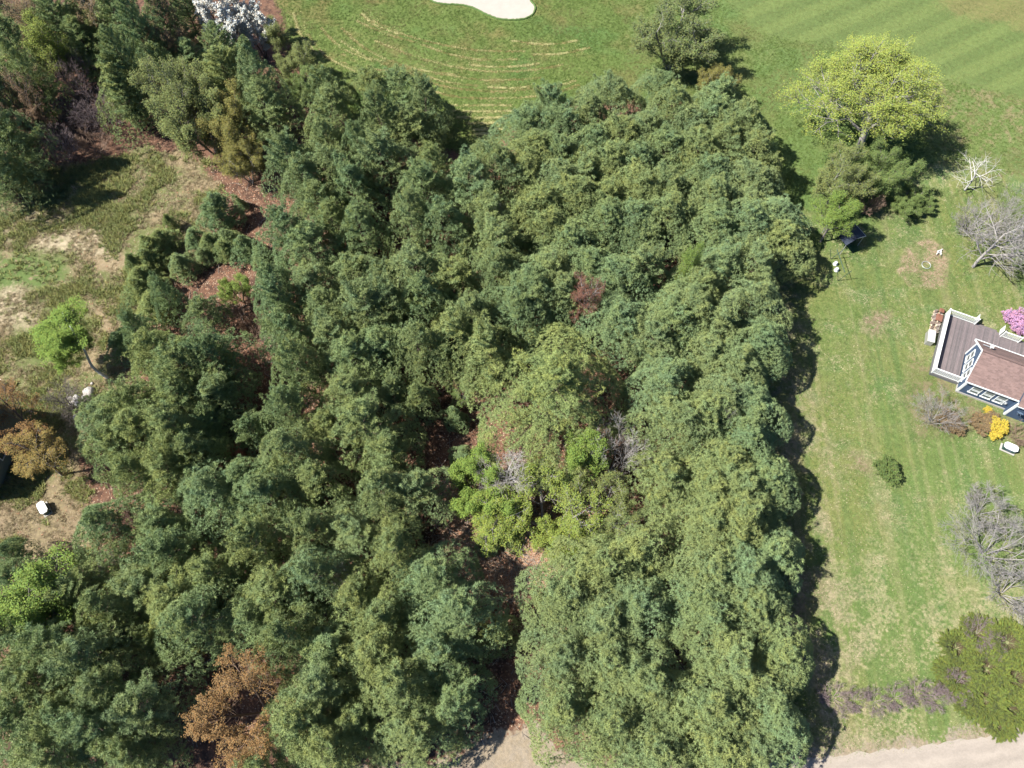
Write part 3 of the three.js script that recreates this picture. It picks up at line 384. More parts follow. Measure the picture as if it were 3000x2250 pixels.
// ---------- broadleaved trees and shrubs ----------
function makeTree(seed, o) {                                           // o: h, r, stems, base, levels, twig counts, leaves per twig, leaf size
  const R = rng(seed), wood = new Mass(), leaves = new Mass();
  const leaf = (p, d, size) => {
    const n = V(R() - 0.5, 0.5 + R() * 0.9, R() - 0.5).normalize(), u = o.along ? d.clone().multiplyScalar(o.along).add(V(R() - 0.5, R() - 0.3, R() - 0.5)).normalize() : V(R() - 0.5, R() - 0.5, R() - 0.5).cross(n).normalize(), w = V().crossVectors(n, u);
    const L = size * lerp(0.6, 1.3, R()), W = L * (o.leafW ?? 0.4), t = 0.72 + 0.5 * R(), warm = 1 + (R() - 0.5) * 0.3, col = [t * warm, t, t * (2 - warm)];
    const c = p.clone().addScaledVector(u, L * 0.5), e = p.clone().addScaledVector(u, L), a = c.clone().addScaledVector(w, W), b = c.clone().addScaledVector(w, -W); a.y += L * 0.1; b.y += L * 0.1;
    leaves.tri(p.toArray(), a.toArray(), e.toArray(), col); leaves.tri(p.toArray(), e.toArray(), b.toArray(), col);
  };
  const grow = (p0, d0, L, rad, level) => {
    const steps = level === 0 ? 5 : level < o.levels ? 4 : 2, pts = [p0.clone()], d = d0.clone(); let p = p0.clone(); const bend = (o.bend ?? 0.2) * (level ? 1.2 : 0.6);
    for (let i = 0; i < steps; i++) { d.x += (R() - 0.5) * bend; d.z += (R() - 0.5) * bend; d.y += (R() - 0.5) * bend * 0.6 + (o.lift ?? 0.06) * (level ? 1 : 0); d.normalize(); p = p.clone().addScaledVector(d, L / steps); pts.push(p); }
    const end = level === o.levels ? rad * 0.5 : rad * 0.55, tone = lerp(0.8, 1.15, R()), bc = o.bark.map((v) => v * tone);
    wood.tube(pts, pts.map((_, i) => lerp(rad, end, i / steps)), level === 0 ? 6 : level < o.levels ? 4 : 3, bc);
    if (level === o.levels) {
      for (let k = 0; k < (o.leaves ?? 0); k++) { const s = lerp(0.15, 1.08, Math.sqrt(R())) * steps, i = Math.min(steps - 1, Math.floor(s)); leaf(pts[i].clone().lerp(pts[i + 1], s - i).add(V((R() - 0.5) * o.fluff, (R() - 0.5) * o.fluff, (R() - 0.5) * o.fluff)), d, o.leafSize); }
      return;
    }
    const n = o.kids[level], from = level === 0 ? (o.clear ?? 0.3) : 0.22;
    for (let k = 0; k < n; k++) {
      const s = lerp(from, 1, (k + R() * 0.8) / n) * steps, i = Math.min(steps - 1, Math.floor(s)), q = pts[i].clone().lerp(pts[i + 1], Math.min(1, s - i)), ax = V().subVectors(pts[i + 1], pts[i]).normalize();
      const az = k * 2.4 + R() * 1.2, a = V(-ax.z, 0.02, ax.x).normalize(), b = V().crossVectors(ax, a), spread = lerp(o.open ?? 0.7, (o.open ?? 0.7) * 1.5, R());
      const cd = ax.clone().multiplyScalar(Math.cos(spread)).addScaledVector(a, Math.sin(spread) * Math.cos(az)).addScaledVector(b, Math.sin(spread) * Math.sin(az)).normalize();
      if (cd.y < -0.25) cd.y *= -0.3; cd.normalize();
      const f = s / steps; grow(q, cd, L * lerp(o.ratio ?? 0.62, (o.ratio ?? 0.62) * 0.6, f) * lerp(0.8, 1.2, R()), Math.max(o.minRad ?? 0.008, lerp(rad, end, f) * 0.62), level + 1);
    }
  };
  for (let k = 0; k < (o.stems ?? 1); k++) {
    const az = k * 6.283 / (o.stems ?? 1) + R(), lean = (o.stems ?? 1) > 1 ? lerp(o.leanMin ?? o.lean ?? 0.35, (o.lean ?? 0.35) * 1.7, R()) : 0.06;
    grow(V((o.stems ?? 1) > 1 ? Math.cos(az) * 0.15 : 0, 0, (o.stems ?? 1) > 1 ? Math.sin(az) * 0.15 : 0), V(Math.cos(az) * lean, 1, Math.sin(az) * lean).normalize(), o.trunk * lerp(0.85, 1.1, R()), o.rad, 0);
  }
  const W = wood.geometry(), F = leaves.p.length ? leaves.geometry() : null;
  W.computeBoundingBox(); const bb = W.boundingBox, rr = (bb.max.x - bb.min.x + bb.max.z - bb.min.z) / 4;
  return { wood: W, leaves: F, h: bb.max.y, r: rr };
}
const grey = [0.27, 0.25, 0.235], greyB = [0.18, 0.16, 0.145], pale = [0.50, 0.48, 0.45], brownB = [0.16, 0.12, 0.095], purple = [0.22, 0.175, 0.18];
const K = {
  maple: makeTree(11, { levels: 4, kids: [9, 6, 5, 4], trunk: 6.5, rad: 0.24, clear: 0.10, open: 0.66, ratio: 0.78, bark: grey, leaves: 58, leafSize: 0.085, fluff: 0.5, lift: 0.07, minRad: 0.012 }),
  leafy1: makeTree(12, { levels: 3, kids: [10, 7, 6], trunk: 5.5, rad: 0.14, clear: 0.2, open: 0.6, ratio: 0.62, bark: greyB, leaves: 44, leafSize: 0.105, fluff: 0.5, minRad: 0.01 }),
  leafy2: makeTree(13, { levels: 3, stems: 4, kids: [7, 6, 5], trunk: 4.6, rad: 0.09, clear: 0.25, open: 0.55, ratio: 0.55, bark: greyB, leaves: 34, leafSize: 0.105, fluff: 0.5, lean: 0.3, minRad: 0.01 }),
  leafy3: makeTree(14, { levels: 3, stems: 3, kids: [8, 7, 5], trunk: 5, rad: 0.1, clear: 0.2, open: 0.6, ratio: 0.58, bark: grey, leaves: 32, leafSize: 0.105, fluff: 0.45, lean: 0.25, minRad: 0.01 }),
  sparse1: makeTree(15, { levels: 3, stems: 3, kids: [7, 6, 5], trunk: 5.2, rad: 0.11, clear: 0.25, open: 0.6, ratio: 0.6, bark: grey, leaves: 26, leafSize: 0.09, fluff: 0.34, lean: 0.3, minRad: 0.012 }),
  sparse2: makeTree(16, { levels: 3, kids: [10, 7, 5], trunk: 6, rad: 0.14, clear: 0.3, open: 0.65, ratio: 0.6, bark: grey, leaves: 30, leafSize: 0.09, fluff: 0.34, minRad: 0.012 }),
  bare1: makeTree(17, { levels: 4, stems: 6, kids: [5, 5, 4, 4], trunk: 3.6, rad: 0.042, clear: 0.25, open: 0.5, ratio: 0.66, bark: grey, lean: 0.45, minRad: 0.0075, bend: 0.35 }),
  bare2: makeTree(18, { levels: 4, kids: [9, 6, 5, 4], trunk: 4.2, rad: 0.12, clear: 0.22, open: 0.72, ratio: 0.74, bark: grey, minRad: 0.011, bend: 0.32 }),
  bare3: makeTree(19, { levels: 3, stems: 8, kids: [6, 6, 5], trunk: 2.6, rad: 0.04, clear: 0.2, open: 0.45, ratio: 0.6, bark: grey, lean: 0.6, minRad: 0.012, bend: 0.35 }),
  snag: makeTree(25, { levels: 3, kids: [6, 5, 4], trunk: 3.2, rad: 0.12, clear: 0.45, open: 0.85, ratio: 0.85, bark: [0.48, 0.46, 0.43], minRad: 0.011, bend: 0.45, lift: 0.02 }),
  shrub1: makeTree(21, { levels: 2, stems: 12, kids: [7, 5], trunk: 1.3, rad: 0.025, clear: 0.15, open: 0.55, ratio: 0.6, bark: brownB, leaves: 12, leafSize: 0.13, fluff: 0.2, lean: 0.7, leanMin: 0.05, minRad: 0.007 }),
  blossom: makeTree(22, { levels: 3, stems: 3, kids: [8, 7, 5], trunk: 4, rad: 0.08, clear: 0.2, open: 0.5, ratio: 0.52, bark: brownB, leaves: 20, leafSize: 0.17, fluff: 0.26, lean: 0.25, minRad: 0.009 }),
};
console.log('trees', Object.entries(K).map(([n, k]) => `${n} h${k.h.toFixed(1)} r${k.r.toFixed(1)} ${k.wood.index.count / 3}+${k.leaves ? k.leaves.index.count / 3 : 0}`).join(' | '));
const leafMats = new Map();
function leafMat(r, g, b) { const k = [r, g, b].join(); if (!leafMats.has(k)) leafMats.set(k, new THREE.MeshPhysicalMaterial({ color: lin(r, g, b), roughness: 1, transmission: 0.25, thickness: 0, vertexColors: true, side: THREE.DoubleSide })); return leafMats.get(k); }
const woodMats = { plain: greyBark, dark: std(lin(0.55, 0.5, 0.48), 0.95, { vertexColors: true }), light: std(lin(1.5, 1.5, 1.5), 0.9, { vertexColors: true }), mauve: std(lin(0.78, 0.64, 0.68), 0.95, { vertexColors: true }), brown: std(lin(0.85, 0.62, 0.48), 0.95, { vertexColors: true }) };
function plant(name, kind, x, z, h, r, label, category, leaf, opt = {}) {
  const k = K[kind], o = thing(name, label, category, [x, 0, z], opt.turn ?? rng(Math.round(x * 31 + z * 17) & 0xffff)() * 6.283, opt.group);
  mesh('trunk', k.wood, woodMats[opt.wood ?? 'plain'], o);
  if (leaf && k.leaves) mesh('crown', k.leaves, leafMat(...leaf), o);
  o.scale.set(r / k.r, h / k.h, r / k.r); return o;
}
const G = { lime: [0.265, 0.315, 0.05], olive: [0.165, 0.195, 0.05], vivid: [0.165, 0.245, 0.035], leafgreen: [0.14, 0.20, 0.045], gold: [0.20, 0.185, 0.035], orange: [0.26, 0.145, 0.045], rust: [0.20, 0.085, 0.05], brown: [0.22, 0.14, 0.075], bud: [0.19, 0.13, 0.06], white: [0.58, 0.58, 0.54], pink: [0.46, 0.25, 0.40], yellow: [0.52, 0.40, 0.04], sage: [0.16, 0.20, 0.075] };
// beside the golf course and the lawn
plant('lime_maple', 'maple', 44.18, -68.73, 13, 9.0, 'large lime-green maple newly in leaf beside the fairway', 'maple tree', G.lime, { turn: 3.4 });
plant('broadleaf_tree', 'leafy3', 38.62, -59.65, 8.5, 3.8, 'olive broadleaf tree under the lime-green maple', 'tree', G.olive);
plant('broadleaf_tree', 'leafy2', 43.90, -61.01, 7, 3.0, 'green broadleaf tree behind the olive tree below the maple', 'tree', G.leafgreen);
plant('broadleaf_tree', 'leafy1', 36.60, -53.93, 7.5, 2.6, 'fresh green tree leaning over the navy canopy', 'tree', G.vivid);
plant('shrub', 'leafy2', 47.24, -59.00, 3, 2.3, 'rounded green shrub on the lawn below the maple', 'shrub', G.leafgreen);
plant('shrub', 'leafy2', 49.19, -58.38, 2.2, 1.5, 'small green shrub at the end of the maple clump', 'shrub', G.leafgreen);
plant('bare_shrub', 'bare3', 42.35, -58.09, 4, 1.8, 'brown leafless shrub between the maple clump and the lawn', 'shrub', null, { wood: 'brown' });
plant('budding_tree', 'leafy3', 21.10, -82.23, 10.5, 6.0, 'olive broadleaf tree standing alone on the golf rough', 'tree', [0.135, 0.17, 0.045], { turn: 2 });
plant('budding_tree', 'leafy3', 26.04, -75.97, 6.5, 2.5, 'golden-olive budding tree at the grove tip under the lone olive tree', 'tree', G.gold);
// mixed wood above the meadow
plant('blossom_tree', 'blossom', -37.38, -84.71, 10, 3.3, 'larger white-blossoming tree behind the pines by the golf rough', 'blossom tree', G.white, { wood: 'dark' });
plant('blossom_tree', 'blossom', -33.45, -84.36, 8, 2.5, 'smaller thinner white-blossoming tree on the wood edge', 'blossom tree', G.white, { wood: 'dark' });
plant('broadleaf_tree', 'leafy3', -40.50, -70.69, 13, 4.0, 'tall olive broadleaf tree between pines above the meadow', 'tree', G.olive);
plant('broadleaf_tree', 'leafy2', -37.46, -67.39, 11, 4.2, 'wide olive broadleaf tree with pale stems above the meadow', 'tree', G.olive);
plant('budding_tree', 'leafy2', -34.32, -67.03, 9.5, 3.6, 'golden-olive budding tree beside the tall edge pine', 'tree', G.gold);
plant('budding_tree', 'leafy3', -32.16, -62.70, 7.5, 2.8, 'dull gold budding tree at the meadow corner', 'tree', G.gold);
plant('broadleaf_tree', 'leafy1', -57.94, -77.77, 11.5, 2.8, 'bright yellow-green tree among dark pines above the meadow', 'tree', [0.22, 0.27, 0.04]);
plant('budding_tree', 'sparse2', -52.66, -82.87, 12, 3.0, 'brown budding tree between two wood pines', 'tree', G.bud);
plant('budding_tree', 'sparse1', -43.26, -80.74, 12, 3.4, 'tall brown-green budding tree in the mixed wood', 'tree', G.bud, { wood: 'dark' });
plant('budding_tree', 'sparse2', -60.29, -82.56, 12, 3.0, 'brown budding tree in the shady wood corner', 'tree', G.bud, { wood: 'dark' });
plant('broadleaf_tree', 'leafy1', -53.22, -81.01, 9, 2.3, 'small green tree behind the mauve bare thicket', 'tree', G.olive);
plant('bare_tree', 'bare1', -55.58, -76.18, 8, 3.0, 'tall mauve-grey leafless tree in front of the wood', 'tree', null, { wood: 'mauve' });
plant('bare_tree', 'bare1', -50.53, -70.64, 7, 3.6, 'wide mauve-grey leafless thicket tree above the meadow', 'tree', null, { wood: 'mauve', turn: 1 });
plant('bare_tree', 'bare1', -55.27, -66.18, 6, 2.8, 'mauve-grey leafless tree at the meadow track', 'tree', null, { wood: 'mauve', turn: 3 });
plant('bare_shrub', 'bare3', -52.07, -67.57, 3.6, 2.6, 'low mauve-brown leafless shrub on the meadow border', 'shrub', null, { wood: 'brown' });
plant('oak_tree', 'sparse1', -59.61, -69.55, 11, 2.9, 'oak holding rusty brown dead leaves in the shady wood', 'oak tree', G.brown, { wood: 'dark' });
plant('oak_tree', 'sparse2', -58.79, -69.25, 6.5, 2.0, 'small oak with brown dead leaves beside the bare trees', 'oak tree', G.brown, { wood: 'dark' });
plant('broadleaf_tree', 'leafy2', -28.13, -79.31, 6, 2.6, 'olive edge tree next to the golf rough', 'tree', G.olive);
plant('broadleaf_tree', 'leafy3', -26.77, -75.97, 5.5, 2.4, 'green edge tree between tall pine and golf rough', 'tree', G.leafgreen);
plant('broadleaf_tree', 'leafy1', -31.17, -83.36, 6.5, 2.0, 'olive tree beside the smaller blossom tree', 'tree', G.olive);
// the yard with the boulders
plant('oak_tree', 'sparse1', -49.68, -28.78, 9, 3.8, 'orange-brown leafing tree shading the yard house', 'tree', G.orange, { wood: 'dark' });
plant('oak_tree', 'sparse2', -46.05, -24.91, 8, 2.8, 'golden-brown leafing tree over the house shadow', 'tree', [0.24, 0.175, 0.04], { wood: 'dark' });
plant('bare_tree', 'bare2', -45.27, -30.93, 8, 2.9, 'tall thin leafless tree beside the boulders', 'tree', null, { wood: 'dark' });
plant('broadleaf_tree', 'leafy1', -42.02, -11.28, 10.5, 4.0, 'vivid green broadleaf tree among the roadside pines', 'tree', G.vivid, { turn: 1 });
plant('bare_tree', 'bare2', -37.47, -14.79, 6, 2.0, 'small grey leafless tree beside the vivid green tree', 'tree', null);
plant('maple_tree', 'sparse1', -22.21, -2.61, 12, 4.4, 'large orange-brown maple in bud among the roadside pines', 'maple tree', [0.26, 0.15, 0.05], { wood: 'brown' });
// within the grove
plant('broadleaf_tree', 'leafy1', 7.32, -24.56, 9, 2.9, 'vivid green tree under the broad old pine', 'tree', G.vivid);
plant('broadleaf_tree', 'sparse1', 3.16, -19.71, 9, 5.4, 'wide fresh-green tree with grey stems above the clearing', 'tree', [0.20, 0.25, 0.04]);
plant('broadleaf_tree', 'leafy2', -3.25, -22.00, 8, 3.4, 'bright green tree on the dark side of the clearing', 'tree', G.vivid);
plant('broadleaf_tree', 'sparse2', -0.65, -18.96, 7, 3.2, 'lime-green tree overhanging the leaf-strewn clearing', 'tree', [0.21, 0.265, 0.04]);
plant('broadleaf_tree', 'leafy3', 5.27, -17.01, 7, 3.2, 'lime-green tree between the clearing and the pines', 'tree', [0.21, 0.265, 0.04]);
plant('budding_tree', 'sparse1', 8.40, -20.04, 9, 3.8, 'thin olive tree with grey twigs beside the clearing trees', 'tree', G.olive);
plant('bare_tree', 'bare2', -0.51, -22.35, 9.5, 3.6, 'pale leafless tree below the broad old pine', 'tree', null, { wood: 'light' });
plant('bare_tree', 'bare1', 10.07, -25.41, 10, 3.4, 'pale leafless tree beside the vivid green tree', 'tree', null, { wood: 'light' });
plant('dying_pine', 'sparse2', 7.79, -41.07, 11.5, 1.9, 'rusty red dying tree among the grove pines', 'tree', G.rust);
plant('rusty_tree', 'leafy1', -27.43, -26.56, 4, 1.4, 'small coppery red tree in a dark grove gap', 'tree', [0.30, 0.11, 0.06]);
plant('rusty_tree', 'sparse1', -34.94, -18.08, 9.5, 1.6, 'rust-brown tree poking out of the grove near the yard', 'tree', G.rust);
plant('rusty_tree', 'sparse1', -33.91, -34.49, 9, 1.6, 'brown budding tree between yellowish pines', 'tree', G.orange);
plant('broadleaf_tree', 'leafy1', 18.39, -45.46, 11.5, 1.5, 'tiny vivid green treetop among the pines', 'tree', G.vivid);
plant('broadleaf_tree', 'leafy2', -30.71, -45.69, 5, 1.7, 'small bright green tree beside the blue-green pines', 'tree', [0.18, 0.25, 0.035]);
plant('bare_shrub', 'bare3', -28.57, -41.37, 4, 1.7, 'brownish leafless shrub in the grove gap', 'shrub', null, { wood: 'brown' });
plant('broadleaf_tree', 'sparse1', -5.32, -33.49, 5, 1.9, 'thin understory tree beside the red leaf litter', 'tree', G.leafgreen);
plant('bare_shrub', 'bare2', -25.89, -39.46, 4, 1.6, 'grey leafless sapling over the brown litter gap', 'shrub', null);
plant('bare_tree', 'bare2', -1.79, -52.02, 9.6, 1.7, 'grey dead treetop poking through the grove below the golf rough', 'tree', null);
plant('bare_tree', 'bare2', 20.41, -28.12, 9.8, 1.5, 'grey dead treetop among the pines towards the lawn', 'tree', null);
plant('bare_tree', 'bare1', -15.22, -13.47, 8.8, 1.6, 'thin dead treetop in the roadside half of the grove', 'tree', null);
// round the blue house
plant('dead_tree', 'snag', 55.72, -61.67, 4.8, 3.3, 'bleached dead tree leaning on the worn grass', 'dead tree', null, { turn: 1.2 });
plant('bare_shrub', 'bare3', 54.61, -55.35, 4.5, 3.0, 'grey leafless thicket between dead tree and large bare tree', 'shrub', null);
plant('bare_tree', 'bare2', 53.86, -50.42, 8.5, 5.4, 'large grey leafless tree above the blue house', 'tree', null, { turn: 2.2 });
plant('bare_tree', 'bare1', 58.00, -55.28, 7.5, 3.4, 'grey leafless tree at the lawn border above the blue house', 'tree', null);
plant('bare_tree', 'bare1', 44.36, -30.84, 4.2, 2.9, 'brown-grey leafless tree against the deck railing', 'tree', null, {});
plant('bare_shrub', 'shrub1', 46.22, -30.61, 1.1, 1.4, 'brownish twiggy shrub under the deck corner tree', 'shrub', G.bud);
plant('bare_tree', 'bare1', 46.35, -16.81, 7.5, 5.6, 'large grey many-stemmed leafless tree on the lower lawn', 'tree', null, { turn: 0.4 });
plant('bare_shrub', 'bare3', 46.83, -20.86, 3.5, 2.8, 'grey leafless shrub on the lawn, next to the many-stemmed tree', 'shrub', null);
plant('bare_shrub', 'bare3', 46.97, -12.98, 4, 3.0, 'grey leafless shrub between many-stemmed tree and olive bushes', 'shrub', null);
plant('young_spruce', 'shrub1', 38.34, -25.20, 1.7, 1.35, 'lone small green bush with grey twigs on open lawn', 'shrub', [0.10, 0.15, 0.03], { wood: 'light' });
plant('azalea', 'shrub1', 56.50, -42.48, 1.7, 1.6, 'pink flowering azalea beside the deck stairs', 'azalea', G.pink);
plant('forsythia', 'shrub1', 50.86, -29.80, 1.3, 1.15, 'bright yellow forsythia in the house bed', 'forsythia', G.yellow);
plant('forsythia', 'shrub1', 50.65, -31.99, 0.6, 0.5, 'tiny yellow flowering bush against the blue wall', 'forsythia', G.yellow);
plant('bare_shrub', 'shrub1', 49.83, -30.73, 0.9, 1.5, 'low brown shrub next to the yellow forsythia', 'shrub', G.bud);
plant('bare_shrub', 'bare3', 52.85, -29.11, 1.6, 1.5, 'brown leafless shrub behind the white generator', 'shrub', null, { wood: 'brown' });

// ---------- the blue house and its deck (local x runs along the long wall, local -z to the stairs side) ----------
const HOUSE = [47.85, 0, -34.4], HTURN = THREE.MathUtils.degToRad(-24.5);
const sidingBump = dataTexture(8, 64, (u, v) => { const q = (v * 4) % 1; return [q, q, q]; }, false);
const sidingMap = dataTexture(256, 256, (u, v) => { const q = 0.9 + 0.25 * (fbm(u * 5, v * 60, 3) - 0.5); return [0.052 * q, 0.088 * q, 0.155 * q]; });
sidingMap.repeat.set(0.2, 0.2); sidingBump.repeat.set(1, 2);
const M = {
  siding: std(0xffffff, 0.7, { map: sidingMap, bumpMap: sidingBump, bumpScale: 0.012 }), white: std(lin(0.66, 0.68, 0.665), 0.55), gutter: std(lin(0.62, 0.66, 0.66), 0.5), concrete: std(lin(0.36, 0.34, 0.31), 0.9),
  glass: new THREE.MeshPhysicalMaterial({ color: lin(0.09, 0.11, 0.11), roughness: 0.08, metalness: 0, clearcoat: 1 }), blind: std(lin(0.17, 0.19, 0.18), 0.4), metal: std(lin(0.5, 0.52, 0.53), 0.45, { metalness: 0.5 }), darkMetal: std(lin(0.08, 0.1, 0.14), 0.5),
  navy: std(lin(0.012, 0.022, 0.045), 0.6), green: std(lin(0.03, 0.07, 0.06), 0.5), box: std(lin(0.26, 0.26, 0.23), 0.7), lid: std(lin(0.8, 0.82, 0.82), 0.45), tarp: std(lin(0.13, 0.06, 0.045), 0.6),
};
const shingleMap = dataTexture(1024, 1024, (u, v) => { const row = Math.floor(v * 56), col = Math.floor(u * 26 + (row % 2) * 0.5 + lattice[row & 255]), t = lattice[(col & 255) | ((row & 255) << 8)], q = (0.78 + 0.34 * t) * (0.92 + 0.16 * vnoise(u * 300, v * 300)) * (0.94 + 0.12 * fbm(u * 4, v * 4, 3)); return [0.185 * q, 0.122 * q, 0.108 * q]; });
const shingleBump = dataTexture(512, 512, (u, v) => { const q = 1 - (v * 56) % 1; return [q, q, q]; }, false);
shingleMap.repeat.set(0.125, 0.125); shingleBump.repeat.set(0.125, 0.125);
M.shingle = std(0xffffff, 0.9, { map: shingleMap, bumpMap: shingleBump, bumpScale: 0.02 });
const deckMats = [0, 1, 2, 3].map((k) => { const t = dataTexture(64, 512, (u, v) => { const q = 0.85 + 0.35 * (fbm(u * 6 + k * 9, v * 40 + k * 31, 3) - 0.5) + 0.22 * (fbm(u * 2, v * 5 + k * 7, 2) - 0.5); const f = sstep(0.62, 0.8, fbm(u * 9 + k, v * 14 + k * 5, 3)) * 0.4; return mix3([0.15 * q, 0.125 * q, 0.128 * q], [0.26, 0.22, 0.21], f); }); return std(lin(1 + 0.12 * (k - 1.5), 1 + 0.1 * (k - 1.5), 1 + 0.1 * (k - 1.5)), 0.8, { map: t }); });
function metreUV(g) { const p = g.attributes.position, n = g.attributes.normal, uv = g.attributes.uv; for (let i = 0; i < p.count; i++) { const ax = Math.abs(n.getX(i)), az = Math.abs(n.getZ(i)); uv.setXY(i, ax > az ? p.getZ(i) : p.getX(i), p.getY(i)); } return g; }
{
  const house = thing('blue_house', 'blue clapboard house with reddish-brown shingle roof and white trim', 'house', HOUSE, HTURN);
  const EAVE = 3.0, PEAK = 5.0, ZN = -4.9, RZ = -2.45, X1 = 5.1, X2 = 17, ZB = 0.65;
  const profile = (z0, z1) => { const s = new THREE.Shape(); s.moveTo(-z0, 0); s.lineTo(-z0, EAVE); s.lineTo(-RZ, PEAK - 0.12); s.lineTo(-z1, EAVE); s.lineTo(-z1, 0); s.closePath(); return s; };
  const block = (z0, z1, xa, xb) => { const g = new THREE.ExtrudeGeometry(profile(z0, z1), { depth: xb - xa, bevelEnabled: false }); g.rotateY(Math.PI / 2); g.translate(xa, 0, 0); return metreUV(g); };
  mesh('wall', block(0, ZN, 0, X1), M.siding, house);
  mesh('wall', block(ZB, ZN - 0.01, X1 + 0.002, X2), M.siding, house);
  mesh('foundation', box(X1 + 0.1, 0.3, 5.0, X1 / 2, 0.1, -2.45), M.concrete, house);
  const slope = (xa, xb, zEave, sign) => { const run = Math.abs(zEave - RZ) + 0.28, rise = (PEAK - EAVE) * run / Math.abs(zEave - RZ), L = Math.hypot(run, rise), g = new THREE.BoxGeometry(xb - xa, 0.11, L); const uv = g.attributes.uv, p = g.attributes.position; for (let i = 0; i < p.count; i++) uv.setXY(i, p.getX(i), p.getZ(i) * sign); g.translate(0, 0.055, -L / 2 * -1); g.rotateX(Math.atan2(rise, run)); if (sign < 0) g.rotateY(Math.PI); g.translate((xa + xb) / 2, PEAK - 0.06, RZ); return g; };
  mesh('roof', slope(-0.3, X1 - 0.02, 0, 1), M.shingle, house); mesh('roof', slope(-0.3, X2, ZN, -1), M.shingle, house); mesh('roof', slope(X1, X2, ZB, 1), M.shingle, house);
  mesh('ridge_cap', box(X2 + 0.3, 0.05, 0.26, X2 / 2 - 0.15, PEAK + 0.075, RZ), M.shingle, house);
  const bar = (a, b, w, d) => { const A = V(...a), B = V(...b), L = A.distanceTo(B), g = new THREE.BoxGeometry(w, d, L); const o = new THREE.Object3D(); o.position.copy(A).lerp(B, 0.5); o.lookAt(B); o.updateMatrix(); g.applyMatrix4(o.matrix); return g; };
  mesh('rake_board', bar([-0.33, PEAK + 0.02, RZ], [-0.33, EAVE - 0.22, 0.3], 0.05, 0.2), M.white, house);
  mesh('rake_board', bar([-0.33, PEAK + 0.02, RZ], [-0.33, EAVE - 0.22, ZN - 0.3], 0.05, 0.2), M.white, house);
  mesh('gutter', box(X1 + 0.3, 0.12, 0.1, X1 / 2 - 0.15, EAVE - 0.2, 0.34), M.gutter, house);
  mesh('gutter', box(X2 - X1, 0.12, 0.1, (X1 + X2) / 2, EAVE - 0.2, ZB + 0.32), M.gutter, house);
  mesh('gutter', box(X2 + 0.3, 0.12, 0.1, X2 / 2 - 0.15, EAVE - 0.2, ZN - 0.34), M.gutter, house);
  mesh('corner_board', box(0.2, EAVE - 0.25, 0.2, 0.055, (EAVE - 0.25) / 2 + 0.1, -0.055), M.white, house);
  mesh('corner_board', box(0.2, EAVE - 0.25, 0.2, 0.055, (EAVE - 0.25) / 2 + 0.1, ZN + 0.055), M.white, house);
  mesh('corner_board', box(0.2, EAVE - 0.25, 0.2, X1 + 0.06, (EAVE - 0.25) / 2 + 0.1, ZB - 0.055), M.white, house);
  const win = (x, y, z, w, h, turn, kind) => {
    const o = new THREE.Group(); o.name = 'window'; o.position.set(x, y, z); o.rotation.y = turn; house.add(o); const f = 0.06;
    const frame = mergeGeometries([box(w, f, 0.08, 0, h - f / 2, 0.05), box(w + 0.12, f * 1.3, 0.14, 0, f * 0.65, 0.06), box(f, h - f * 2.3, 0.08, -w / 2 + f / 2, h / 2 + 0.01, 0.05), box(f, h - f * 2.3, 0.08, w / 2 - f / 2, h / 2 + 0.01, 0.05)]);
    mesh('frame', frame, M.white, o);
    if (kind) { mesh('pane', box(w - 2 * f, h / 2 - f, 0.02, 0, h * 0.29, 0.03), M.glass, o); mesh('pane', box(w - 2 * f, h / 2 - f, 0.02, 0, h * 0.73, 0.055), M.blind, o); mesh('sash_rail', box(w - 2 * f, 0.05, 0.05, 0, h / 2, 0.06), M.white, o); mesh('sash_rail', box(w - 2 * f, 0.04, 0.04, 0, h * 0.36, 0.05), M.gutter, o); }
    else { mesh('pane', box(w - 2 * f, h / 2 - f, 0.02, 0, h * 0.29, 0.03), M.glass, o); mesh('pane', box(w - 2 * f, h / 2 - f, 0.02, 0, h * 0.73, 0.03), M.glass, o); mesh('sash_rail', box(w - 2 * f, 0.045, 0.05, 0, h / 2, 0.06), M.white, o); }
  };
  for (const x of [1.33, 2.62, 3.9]) win(x, 0.85, 0.001, 0.95, 1.5, 0, 1);
  for (const z of [-3.65, -2.45, -1.25]) win(-0.001, 0.95, z, 0.86, 1.75, -Math.PI / 2, 0);
  win(8, 0.9, ZB + 0.001, 0.95, 1.5, 0, 1);
  mesh('roof_vent', mergeGeometries([box(0.12, 0.3, 0.12, 0.75, 4.35, -3.7), box(0.34, 0.06, 0.34, 0.75, 4.55, -3.7)]), M.white, house);
  mesh('roof_flashing', bar([0.05, 4.06, -3.95], [0.75, 4.06, -3.95], 0.1, 0.02), M.metal, house);
  mesh('electric_meter', mergeGeometries([rbox(0.24, 0.34, 0.14, 0.03, 4.55, 1.25, 0.07), new THREE.CylinderGeometry(0.09, 0.09, 0.1, 14).rotateX(Math.PI / 2).translate(4.55, 1.32, 0.18), box(0.04, 1.2, 0.04, 4.45, 2.0, 0.03), rbox(0.2, 0.26, 0.1, 0.02, 4.2, 1.0, 0.06)]), M.metal, house);
  const dish = mesh('satellite_dish', new THREE.LatheGeometry([[0, 0], [0.12, 0.01], [0.24, 0.045], [0.33, 0.1]].map(([a, b]) => new THREE.Vector2(a, b)), 24).rotateX(-0.6).translate(5.75, 2.0, 1.2), new THREE.MeshStandardMaterial({ color: lin(0.10, 0.15, 0.22), roughness: 0.5, side: THREE.DoubleSide }), house);
  mesh('dish_arm', mergeGeometries([box(0.04, 0.5, 0.04, 5.75, 1.75, 0.95), box(0.04, 0.04, 0.5, 5.75, 1.6, 0.9), box(0.04, 0.04, 0.4, 5.75, 2.25, 1.42)]), M.darkMetal, dish);

